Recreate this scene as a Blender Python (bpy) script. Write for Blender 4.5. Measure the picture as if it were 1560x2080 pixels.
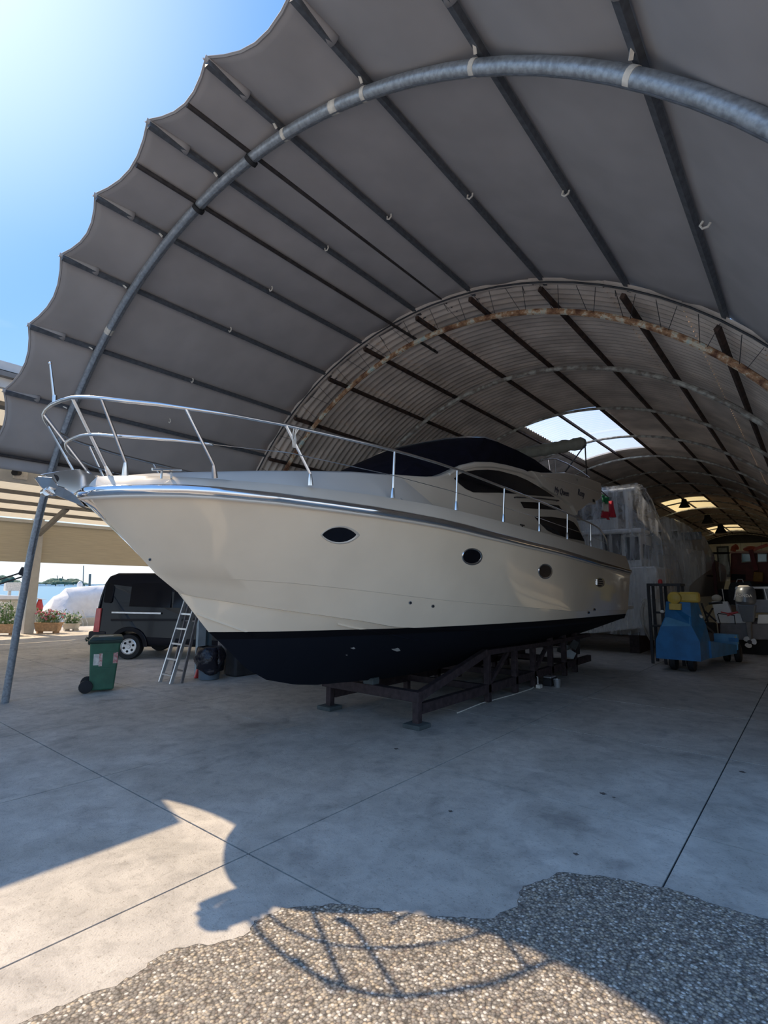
import bpy, bmesh, math, random
import numpy as np
from mathutils import Vector, Matrix
from mathutils.bvhtree import BVHTree
for o in list(bpy.data.objects): bpy.data.objects.remove(o)
SC=bpy.context.scene; COL=SC.collection
random.seed(7); PI=math.pi
# ------------------------------------------------------------------ camera
# X across the hangar, Y along its axis (inwards), Z up; camera 1.75 m above the slab at the origin
FPX=1064.0; CZ=1.75
CR=Vector((0.77453,0.632503,0.006565)); CU=Vector((0.084747,-0.11405,0.989854)); CW=Vector((-0.626835,0.766115,0.141938))
cam=bpy.data.objects.new('camera',bpy.data.cameras.new('camera')); COL.objects.link(cam)
cam.data.sensor_fit='HORIZONTAL'; cam.data.sensor_width=36.0; cam.data.lens=FPX/1560*36.0
cam.data.clip_start=0.05; cam.data.clip_end=6000
cam.matrix_world=Matrix(((CR.x,CU.x,-CW.x,0),(CR.y,CU.y,-CW.y,0),(CR.z,CU.z,-CW.z,CZ),(0,0,0,1)))
SC.camera=cam
# ------------------------------------------------------------------ world, sun, exposure
SUN=Vector((-0.85,-0.11,1.0)).normalized()
W=bpy.data.worlds.new('sky'); SC.world=W; W.use_nodes=True
nt=W.node_tree; nt.nodes.clear()
wo=nt.nodes.new('ShaderNodeOutputWorld'); bg=nt.nodes.new('ShaderNodeBackground')
skr=nt.nodes.new('ShaderNodeValToRGB')   # clear-day gradient by height, plus the haze glow round the sun
for i,(p,c) in enumerate(((0.0,(0.80,0.88,0.94)),(0.07,(0.68,0.82,0.95)),(0.25,(0.28,0.50,0.86)),(0.5,(0.19,0.40,0.80)),(1.0,(0.14,0.31,0.68)))):
    q=skr.color_ramp.elements[i] if i<2 else skr.color_ramp.elements.new(p)
    q.position=p; q.color=c+(1,)
vd=nt.nodes.new('ShaderNodeVectorMath'); vd.operation='DOT_PRODUCT'; vd.inputs[1].default_value=tuple(SUN)
gp=nt.nodes.new('ShaderNodeMapRange'); gp.inputs['From Min'].default_value=0.86; gp.inputs['From Max'].default_value=1.0
gq=nt.nodes.new('ShaderNodeMath'); gq.operation='POWER'; gq.inputs[1].default_value=2.0
gc=nt.nodes.new('ShaderNodeMix'); gc.data_type='RGBA'; gc.blend_type='ADD'; gc.inputs['B'].default_value=(0.62,0.55,0.36,1)
tc=nt.nodes.new('ShaderNodeTexCoord'); mp=nt.nodes.new('ShaderNodeMapping'); mp.inputs['Scale'].default_value=(1.5,1.5,6)
nz=nt.nodes.new('ShaderNodeTexNoise'); nz.inputs['Scale'].default_value=3.0; nz.inputs['Detail'].default_value=8
cr=nt.nodes.new('ShaderNodeValToRGB'); cr.color_ramp.elements[0].position=0.55; cr.color_ramp.elements[1].position=0.75
sx=nt.nodes.new('ShaderNodeSeparateXYZ'); cr2=nt.nodes.new('ShaderNodeValToRGB')
cr2.color_ramp.elements[0].position=0.0; cr2.color_ramp.elements[0].color=(1,1,1,1)
cr2.color_ramp.elements[1].position=0.42; cr2.color_ramp.elements[1].color=(0,0,0,1)
mu=nt.nodes.new('ShaderNodeMath'); mu.operation='MULTIPLY'
mx=nt.nodes.new('ShaderNodeMix'); mx.data_type='RGBA'
nt.links.new(tc.outputs['Generated'],mp.inputs['Vector']); nt.links.new(mp.outputs['Vector'],nz.inputs['Vector'])
nt.links.new(nz.outputs['Fac'],cr.inputs['Fac']); nt.links.new(tc.outputs['Generated'],sx.inputs['Vector'])
nt.links.new(sx.outputs['Z'],cr2.inputs['Fac'])
nt.links.new(cr.outputs['Color'],mu.inputs[0]); nt.links.new(cr2.outputs['Color'],mu.inputs[1])
nt.links.new(sx.outputs['Z'],skr.inputs['Fac']); nt.links.new(tc.outputs['Generated'],vd.inputs[0]); nt.links.new(vd.outputs['Value'],gp.inputs['Value'])
nt.links.new(gp.outputs['Result'],gq.inputs[0]); nt.links.new(gq.outputs['Value'],gc.inputs['Factor']); nt.links.new(skr.outputs['Color'],gc.inputs['A'])
nt.links.new(mu.outputs['Value'],mx.inputs['Factor']); nt.links.new(gc.outputs['Result'],mx.inputs['A'])
mx.inputs['B'].default_value=(1.0,1.0,1.0,1)
nt.links.new(mx.outputs['Result'],bg.inputs['Color']); bg.inputs['Strength'].default_value=0.66
nt.links.new(bg.outputs['Background'],wo.inputs['Surface'])
sl=bpy.data.lights.new('sun','SUN'); sl.energy=2.7; sl.angle=0.009; sl.color=(1.0,0.79,0.54)
so=bpy.data.objects.new('sun',sl); COL.objects.link(so); so.location=(-20,-3,25)
so.rotation_euler=SUN.to_track_quat('Z','Y').to_euler()
SC.view_settings.view_transform='Standard'; SC.view_settings.look='None'; SC.view_settings.gamma=1
SC.view_settings.use_curve_mapping=False; SC.view_settings.exposure=1.12
# ------------------------------------------------------------------ survey helpers: sight line of the survey camera met with a real plane
def ray(px,py): return CR*((px-780)/FPX)-CU*((py-1040)/FPX)+CW
def onX(px,py,X): d=ray(px,py)*(1); d=d*(X/d.x); return Vector((d.x,d.y,d.z+CZ))
def onY(px,py,Y): d=ray(px,py); d=d*(Y/d.y); return Vector((d.x,d.y,d.z+CZ))
def onZ(px,py,Z): d=ray(px,py); d=d*((Z-CZ)/d.z); return Vector((d.x,d.y,d.z+CZ))
# ------------------------------------------------------------------ materials
MATS={}
def principled(name):
    m=bpy.data.materials.new(name); m.use_nodes=True; n=m.node_tree; b=n.nodes['Principled BSDF']; return m,n,b
def mat(name,col,rough=0.5,metal=0.0,var=0.12,scale=6.0,bump=0.0,bscale=40.0,coat=0.0,spec=0.5,col2=None,thr=(0.35,0.65),world=False,stretch=None,trans=0.0,detail=6):
    if name in MATS: return MATS[name]
    m,n,b=principled(name); L=n.links
    b.inputs['Roughness'].default_value=rough; b.inputs['Metallic'].default_value=metal
    b.inputs['Coat Weight'].default_value=coat; b.inputs['Coat Roughness'].default_value=0.05
    b.inputs['Specular IOR Level'].default_value=spec
    if world: g=n.nodes.new('ShaderNodeNewGeometry'); src=g.outputs['Position']
    else: g=n.nodes.new('ShaderNodeTexCoord'); src=g.outputs['Object']
    if stretch:
        mp=n.nodes.new('ShaderNodeMapping'); mp.inputs['Scale'].default_value=stretch; L.new(src,mp.inputs['Vector']); src=mp.outputs['Vector']
    t=n.nodes.new('ShaderNodeTexNoise'); t.inputs['Scale'].default_value=scale; t.inputs['Detail'].default_value=detail
    L.new(src,t.inputs['Vector'])
    r=n.nodes.new('ShaderNodeValToRGB'); L.new(t.outputs['Fac'],r.inputs['Fac'])
    e=r.color_ramp.elements; e[0].position,e[1].position=thr
    if col2 is None:
        e[0].color=tuple(c*(1-var) for c in col)+(1,); e[1].color=tuple(min(1,c*(1+var)) for c in col)+(1,)
    else: e[0].color=tuple(col)+(1,); e[1].color=tuple(col2)+(1,)
    L.new(r.outputs['Color'],b.inputs['Base Color'])
    if bump:
        t2=n.nodes.new('ShaderNodeTexNoise'); t2.inputs['Scale'].default_value=bscale; t2.inputs['Detail'].default_value=4; L.new(src,t2.inputs['Vector'])
        bp=n.nodes.new('ShaderNodeBump'); bp.inputs['Strength'].default_value=bump; bp.inputs['Distance'].default_value=0.02
        L.new(t2.outputs['Fac'],bp.inputs['Height']); L.new(bp.outputs['Normal'],b.inputs['Normal'])
    if trans:
        tr=n.nodes.new('ShaderNodeBsdfTranslucent'); tr.inputs['Color'].default_value=tuple(min(1,c*1.1) for c in col)+(1,)
        ms=n.nodes.new('ShaderNodeMixShader'); ms.inputs['Fac'].default_value=trans
        L.new(b.outputs['BSDF'],ms.inputs[1]); L.new(tr.outputs['BSDF'],ms.inputs[2]); L.new(ms.outputs['Shader'],n.nodes['Material Output'].inputs['Surface'])
    MATS[name]=m; return m
def film_mat(name,alpha,col=(0.8,0.82,0.85),rough=0.25):
    m,n,b=principled(name); L=n.links
    b.inputs['Base Color'].default_value=col+(1,); b.inputs['Roughness'].default_value=rough
    tr=n.nodes.new('ShaderNodeBsdfTransparent'); tr.inputs['Color'].default_value=(0.93,0.94,0.95,1)
    ms=n.nodes.new('ShaderNodeMixShader')
    g=n.nodes.new('ShaderNodeTexCoord'); mp=n.nodes.new('ShaderNodeMapping'); mp.inputs['Scale'].default_value=(4,4,0.35); L.new(g.outputs['Object'],mp.inputs['Vector'])
    t=n.nodes.new('ShaderNodeTexNoise'); t.inputs['Scale'].default_value=2.2; t.inputs['Detail'].default_value=7; t.inputs['Distortion'].default_value=0.35; L.new(mp.outputs['Vector'],t.inputs['Vector'])
    r=n.nodes.new('ShaderNodeMapRange'); r.inputs['From Min'].default_value=0.35; r.inputs['From Max'].default_value=0.7
    r.inputs['To Min'].default_value=max(0,alpha-0.2); r.inputs['To Max'].default_value=min(1,alpha+0.25); L.new(t.outputs['Fac'],r.inputs['Value'])
    L.new(r.outputs['Result'],ms.inputs['Fac']); L.new(tr.outputs['BSDF'],ms.inputs[1]); L.new(b.outputs['BSDF'],ms.inputs[2])
    bp=n.nodes.new('ShaderNodeBump'); bp.inputs['Strength'].default_value=0.5; bp.inputs['Distance'].default_value=0.04; L.new(t.outputs['Fac'],bp.inputs['Height']); L.new(bp.outputs['Normal'],b.inputs['Normal'])
    L.new(ms.outputs['Shader'],n.nodes['Material Output'].inputs['Surface']); return m
def sheet_mat(name,col,t=0.75):
    m,n,b=principled(name); L=n.links; b.inputs['Base Color'].default_value=col+(1,); b.inputs['Roughness'].default_value=0.5
    tr=n.nodes.new('ShaderNodeBsdfTranslucent'); tr.inputs['Color'].default_value=col+(1,)
    tp=n.nodes.new('ShaderNodeBsdfTransparent'); tp.inputs['Color'].default_value=col+(1,)
    a=n.nodes.new('ShaderNodeMixShader'); a.inputs['Fac'].default_value=t; L.new(b.outputs['BSDF'],a.inputs[1]); L.new(tr.outputs['BSDF'],a.inputs[2])
    c=n.nodes.new('ShaderNodeMixShader'); c.inputs['Fac'].default_value=0.6; L.new(a.outputs['Shader'],c.inputs[1]); L.new(tp.outputs['BSDF'],c.inputs[2])
    L.new(c.outputs['Shader'],n.nodes['Material Output'].inputs['Surface']); return m
def concrete():
    m,n,b=principled('concrete'); L=n.links; g=n.nodes.new('ShaderNodeNewGeometry'); P=g.outputs['Position']
    def noise(s,d=6,dist=0):
        t=n.nodes.new('ShaderNodeTexNoise'); t.inputs['Scale'].default_value=s; t.inputs['Detail'].default_value=d; t.inputs['Distortion'].default_value=dist; L.new(P,t.inputs['Vector']); return t.outputs['Fac']
    def ramp(f,a,b_,ca,cb):
        r=n.nodes.new('ShaderNodeValToRGB'); e=r.color_ramp.elements; e[0].position=a; e[1].position=b_; e[0].color=ca+(1,); e[1].color=cb+(1,); L.new(f,r.inputs['Fac']); return r.outputs['Color']
    def mul(a,c,f=1.0):
        x=n.nodes.new('ShaderNodeMix'); x.data_type='RGBA'; x.blend_type='MULTIPLY'; x.inputs['Factor'].default_value=f; L.new(a,x.inputs['A']); L.new(c,x.inputs['B']); return x.outputs['Result']
    c=ramp(noise(0.7,8,1.2),0.3,0.7,(0.45,0.42,0.37),(0.64,0.60,0.54))
    c=mul(c,ramp(noise(5,8,0.6),0.3,0.62,(0.78,0.78,0.79),(1,1,1)))
    c=mul(c,ramp(noise(60,3),0.28,0.42,(0.7,0.68,0.66),(1,1,1)))
    c=mul(c,ramp(noise(2.2,4,0.5),0.28,0.42,(0.70,0.70,0.71),(1,1,1)))
    c=mul(c,ramp(noise(11,6,1.5),0.33,0.5,(0.86,0.86,0.86),(1,1,1)))
    # small pits / pebbles
    v=n.nodes.new('ShaderNodeTexVoronoi'); v.inputs['Scale'].default_value=22; L.new(P,v.inputs['Vector'])
    c=mul(c,ramp(v.outputs['Distance'],0.05,0.11,(0.45,0.42,0.38),(1,1,1)),0.7)
    L.new(c,b.inputs['Base Color']); b.inputs['Roughness'].default_value=0.72
    bp=n.nodes.new('ShaderNodeBump'); bp.inputs['Strength'].default_value=0.35; bp.inputs['Distance'].default_value=0.01; L.new(noise(90,4),bp.inputs['Height']); L.new(bp.outputs['Normal'],b.inputs['Normal'])
    return m
def gravel():
    m,n,b=principled('exposed_aggregate'); L=n.links; g=n.nodes.new('ShaderNodeNewGeometry'); P=g.outputs['Position']
    v=n.nodes.new('ShaderNodeTexVoronoi'); v.inputs['Scale'].default_value=70; L.new(P,v.inputs['Vector'])
    s=n.nodes.new('ShaderNodeSeparateColor'); L.new(v.outputs['Color'],s.inputs['Color'])
    r=n.nodes.new('ShaderNodeValToRGB'); r.color_ramp.interpolation='CONSTANT'; L.new(s.outputs['Red'],r.inputs['Fac'])
    e=r.color_ramp.elements; e[0].position=0; e[0].color=(0.22,0.20,0.175,1); e[1].position=0.3; e[1].color=(0.33,0.30,0.26,1)
    for p,c in ((0.5,(0.42,0.37,0.30)),(0.68,(0.52,0.44,0.33)),(0.8,(0.24,0.2,0.17)),(0.9,(0.68,0.64,0.57))):
        q=e.new(p); q.color=c+(1,)
    d=n.nodes.new('ShaderNodeValToRGB'); L.new(v.outputs['Distance'],d.inputs['Fac']); d.color_ramp.elements[0].position=0.35; d.color_ramp.elements[0].color=(1,1,1,1); d.color_ramp.elements[1].position=0.75; d.color_ramp.elements[1].color=(0.35,0.34,0.33,1)
    x=n.nodes.new('ShaderNodeMix'); x.data_type='RGBA'; x.blend_type='MULTIPLY'; x.inputs['Factor'].default_value=1; L.new(r.outputs['Color'],x.inputs['A']); L.new(d.outputs['Color'],x.inputs['B'])
    L.new(x.outputs['Result'],b.inputs['Base Color']); b.inputs['Roughness'].default_value=0.7
    bp=n.nodes.new('ShaderNodeBump'); bp.inputs['Strength'].default_value=0.6; bp.inputs['Distance'].default_value=0.004; bp.invert=True; L.new(v.outputs['Distance'],bp.inputs['Height']); L.new(bp.outputs['Normal'],b.inputs['Normal'])
    return m
def hull_mat():
    # cream gelcoat above the painted waterline, black boot stripe, navy antifouling below: paint bands by height on the hull
    m,n,b=principled('hull_paint'); L=n.links; g=n.nodes.new('ShaderNodeNewGeometry'); s=n.nodes.new('ShaderNodeSeparateXYZ'); L.new(g.outputs['Position'],s.inputs['Vector'])
    a=n.nodes.new('ShaderNodeMath'); a.operation='MULTIPLY_ADD'; a.inputs[1].default_value=0.0075; L.new(s.outputs['Y'],a.inputs[0]); L.new(s.outputs['Z'],a.inputs[2])  # z+.0075y
    r=n.nodes.new('ShaderNodeMapRange'); r.inputs['From Min'].default_value=0.8; r.inputs['From Max'].default_value=1.8; L.new(a.outputs['Value'],r.inputs['Value'])
    c=n.nodes.new('ShaderNodeValToRGB'); c.color_ramp.interpolation='CONSTANT'; L.new(r.outputs['Result'],c.inputs['Fac'])
    e=c.color_ramp.elements; e[0].position=0; e[0].color=(0.006,0.008,0.014,1)
    e[1].position=(1.227-0.8); e[1].color=(0.003,0.003,0.005,1)
    q=e.new(1.307-0.8); q.color=(0.84,0.72,0.55,1)
    t=n.nodes.new('ShaderNodeTexNoise'); t.inputs['Scale'].default_value=1.3; t.inputs['Detail'].default_value=5; L.new(g.outputs['Position'],t.inputs['Vector'])
    rr=n.nodes.new('ShaderNodeMapRange'); rr.inputs['From Min'].default_value=0.3; rr.inputs['From Max'].default_value=0.7; rr.inputs['To Min'].default_value=0.93; rr.inputs['To Max'].default_value=1.03; L.new(t.outputs['Fac'],rr.inputs['Value'])
    x=n.nodes.new('ShaderNodeMix'); x.data_type='RGBA'; x.blend_type='MULTIPLY'; x.inputs['Factor'].default_value=1; L.new(c.outputs['Color'],x.inputs['A']); L.new(rr.outputs['Result'],x.inputs['B'])
    L.new(x.outputs['Result'],b.inputs['Base Color'])
    gt=n.nodes.new('ShaderNodeMath'); gt.operation='GREATER_THAN'; gt.inputs[1].default_value=1.307; L.new(a.outputs['Value'],gt.inputs[0])
    mr=n.nodes.new('ShaderNodeMapRange'); mr.inputs['To Min'].default_value=0.75; mr.inputs['To Max'].default_value=0.22; L.new(gt.outputs['Value'],mr.inputs['Value']); L.new(mr.outputs['Result'],b.inputs['Roughness'])
    sp=n.nodes.new('ShaderNodeMapRange'); sp.inputs['To Min'].default_value=0.15; sp.inputs['To Max'].default_value=0.5; L.new(gt.outputs['Value'],sp.inputs['Value']); L.new(sp.outputs['Result'],b.inputs['Specular IOR Level'])
    L.new(gt.outputs['Value'],b.inputs['Coat Weight']); b.inputs['Coat Roughness'].default_value=0.04
    return m
def rust_mat():
    m,n,b=principled('rusty_pipe_paint'); L=n.links; g=n.nodes.new('ShaderNodeNewGeometry')
    t=n.nodes.new('ShaderNodeTexNoise'); t.inputs['Scale'].default_value=5; t.inputs['Detail'].default_value=9; t.inputs['Roughness'].default_value=0.7; L.new(g.outputs['Position'],t.inputs['Vector'])
    r=n.nodes.new('ShaderNodeValToRGB'); L.new(t.outputs['Fac'],r.inputs['Fac']); e=r.color_ramp.elements
    e[0].position=0.38; e[0].color=(0.13,0.055,0.03,1); e[1].position=0.62; e[1].color=(0.42,0.52,0.50,1)
    q=e.new(0.5); q.color=(0.42,0.24,0.13,1); q=e.new(0.55); q.color=(0.62,0.55,0.42,1)
    L.new(r.outputs['Color'],b.inputs['Base Color']); b.inputs['Roughness'].default_value=0.85
    bp=n.nodes.new('ShaderNodeBump'); bp.inputs['Strength'].default_value=0.5; bp.inputs['Distance'].default_value=0.01; L.new(t.outputs['Fac'],bp.inputs['Height']); L.new(bp.outputs['Normal'],b.inputs['Normal'])
    return m
def water_mat():
    m,n,b=principled('lagoon_water'); L=n.links; g=n.nodes.new('ShaderNodeNewGeometry')
    b.inputs['Base Color'].default_value=(0.10,0.27,0.36,1); b.inputs['Roughness'].default_value=0.28
    t=n.nodes.new('ShaderNodeTexNoise'); t.inputs['Scale'].default_value=0.9; t.inputs['Detail'].default_value=6; L.new(g.outputs['Position'],t.inputs['Vector'])
    bp=n.nodes.new('ShaderNodeBump'); bp.inputs['Strength'].default_value=1; bp.inputs['Distance'].default_value=0.25; L.new(t.outputs['Fac'],bp.inputs['Height']); L.new(bp.outputs['Normal'],b.inputs['Normal'])
    return m
M_CONC=concrete(); M_GRAV=gravel(); M_HULL=hull_mat(); M_RUST=rust_mat(); M_WATER=water_mat()
M_TARP=mat('grey_pvc_tarpaulin',(0.42,0.40,0.395),0.75,var=0.06,scale=2.5,bump=0.25,bscale=3.0,trans=0.10,world=True,detail=2)
M_GALV=mat('galvanised_steel',(0.34,0.37,0.40),0.42,0.55,var=0.22,scale=30,bump=0.1)
M_GALV2=mat('dull_galvanised',(0.115,0.125,0.14),0.55,0.3,var=0.2,scale=20)
M_DKPIPE=mat('dark_brown_pipe',(0.05,0.043,0.042),0.5,0.2,var=0.3,scale=15)
M_RPUR=mat('rust_brown_purlin',(0.055,0.032,0.024),0.8,0.1,var=0.5,scale=9)
M_ARCHD=mat('grey_flaking_arch',(0.26,0.23,0.20),0.8,0.1,scale=9,world=True,col2=(0.55,0.55,0.50),thr=(0.42,0.62))
M_SHEET=mat('fibre_cement_sheet',(0.64,0.56,0.49),0.9,var=0.2,scale=1.6,bump=0.25,bscale=60,world=True,detail=9)
M_TAPE=mat('white_tape',(0.72,0.68,0.6),0.7,var=0.15,scale=20)
M_SKYL=sheet_mat('skylight_sheet',(0.93,0.96,0.97)); M_SKYY=sheet_mat('yellowed_skylight_sheet',(0.95,0.82,0.5))
M_CREAM=mat('cream_gelcoat',(0.62,0.57,0.49),0.28,var=0.03,scale=2,coat=0.6)
M_DECK=mat('deck_gelcoat',(0.60,0.585,0.55),0.35,var=0.03,scale=2,coat=0.4)
M_CHROME=mat('polished_stainless',(0.78,0.79,0.80),0.12,1.0,var=0.04,scale=5)
M_STEEL=mat('stainless_tube',(0.72,0.73,0.74),0.22,1.0,var=0.05,scale=5)
M_NAVY=mat('navy_canvas',(0.0045,0.0045,0.012),0.8,spec=0.15,var=0.3,scale=5,bump=0.3,bscale=8)
M_GLASS=mat('dark_tinted_glass',(0.004,0.004,0.007),0.08,var=0.1,spec=0.35)
M_OLIVE=mat('grey_olive_canvas',(0.27,0.27,0.235),0.85,var=0.12,scale=7,bump=0.6,bscale=9)
M_BLACK=mat('black_rubber',(0.012,0.012,0.014),0.7,var=0.2)
M_CRADLE=mat('dark_rusty_cradle_steel',(0.045,0.030,0.032),0.75,0.2,var=0.35,scale=12)
M_VAN=mat('black_car_paint',(0.004,0.004,0.008),0.18,var=0.05,coat=0.15,spec=0.25)
M_VPLAST=mat('black_plastic_trim',(0.014,0.014,0.017),0.55,var=0.1)
M_ALU=mat('aluminium',(0.72,0.73,0.74),0.32,0.85,var=0.08,scale=10)
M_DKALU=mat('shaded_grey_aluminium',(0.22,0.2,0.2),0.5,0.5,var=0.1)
M_RED=mat('red_plastic',(0.55,0.05,0.05),0.4,var=0.1)
M_BIN=mat('green_bin_plastic',(0.035,0.13,0.075),0.5,var=0.15,scale=5)
M_LID=mat('dark_green_lid',(0.022,0.045,0.032),0.45,var=0.2,scale=5)
M_CPAN=mat('cream_roof_panel',(0.82,0.77,0.66),0.6,var=0.06,scale=2,stretch=(1,6,1),trans=0.6)
M_CBEAM=mat('carport_beam',(0.16,0.155,0.145),0.7,var=0.1)
M_CFAS=mat('ribbed_cream_fascia',(0.50,0.46,0.36),0.7,var=0.08,scale=3,stretch=(1,0.5,14))
M_LBEAM=mat('light_grey_steel',(0.50,0.50,0.48),0.6,var=0.05)
M_TERRA=mat('terracotta',(0.47,0.30,0.17),0.8,var=0.2,scale=12)
M_SOIL=mat('potting_soil',(0.06,0.045,0.035),0.95,var=0.3)
M_LEAF=mat('leaf_green',(0.12,0.24,0.06),0.6,var=0.4,scale=12)
M_PINK=mat('pink_petals',(0.75,0.25,0.35),0.6,var=0.3,scale=30)
M_YEL=mat('yellow_petals',(0.8,0.7,0.2),0.6,var=0.2)
M_WTARP=mat('white_boat_tarp',(0.80,0.81,0.83),0.7,var=0.08,scale=3,bump=0.6,bscale=6)
M_CTARP=mat('cream_boat_cover',(0.58,0.54,0.45),0.75,var=0.08,scale=3,bump=0.3,bscale=4)
M_WHITE=mat('white_gelcoat',(0.80,0.80,0.78),0.3,var=0.04,coat=0.3)
M_TREE=mat('distant_foliage',(0.07,0.13,0.09),0.9,var=0.35,scale=0.12,world=True)
M_BLUE=mat('blue_machine_paint',(0.015,0.17,0.42),0.5,var=0.18,scale=4)
M_LBLUE=mat('worn_light_blue_paint',(0.10,0.32,0.55),0.5,var=0.15,scale=4)
M_YTANK=mat('yellow_tank_paint',(0.62,0.43,0.07),0.45,var=0.12,scale=4)
M_OUTB=mat('grey_outboard_paint',(0.20,0.23,0.27),0.35,0.3,var=0.06)
M_MAROON=mat('brown_red_cab_paint',(0.20,0.055,0.04),0.6,var=0.2,scale=4)
M_ORANGE=mat('orange_red_paint',(0.75,0.16,0.08),0.5,var=0.1)
M_TEAL=mat('teal_window_glass',(0.14,0.42,0.42),0.1,var=0.15,scale=3)
M_PLAST=mat('cream_wall_panel',(0.66,0.62,0.50),0.8,var=0.05,scale=2)
M_DGREY=mat('dark_grey_steel',(0.04,0.042,0.048),0.6,0.2,var=0.2)
M_GROUT=mat('joint_dark',(0.05,0.05,0.05),0.95,var=0.2,world=True)
M_PAD=mat('green_grey_wood_pad',(0.07,0.085,0.085),0.85,var=0.2)
M_FLG=mat('flag_green_cloth',(0.02,0.24,0.10),0.8,var=0.1); M_FLW=mat('flag_white_cloth',(0.75,0.72,0.68),0.8,var=0.1); M_FLR=mat('flag_red_cloth',(0.55,0.03,0.06),0.8,var=0.1)
M_BAG=mat('black_bin_liner',(0.010,0.010,0.018),0.25,var=0.2,bump=1.0,bscale=14)
M_TUB=mat('slate_plastic_tub',(0.10,0.14,0.18),0.5,var=0.1)
M_FILM=film_mat('clear_plastic_film',0.24); M_FILM2=film_mat('milky_plastic_film',0.30,(0.82,0.78,0.68))
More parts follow.
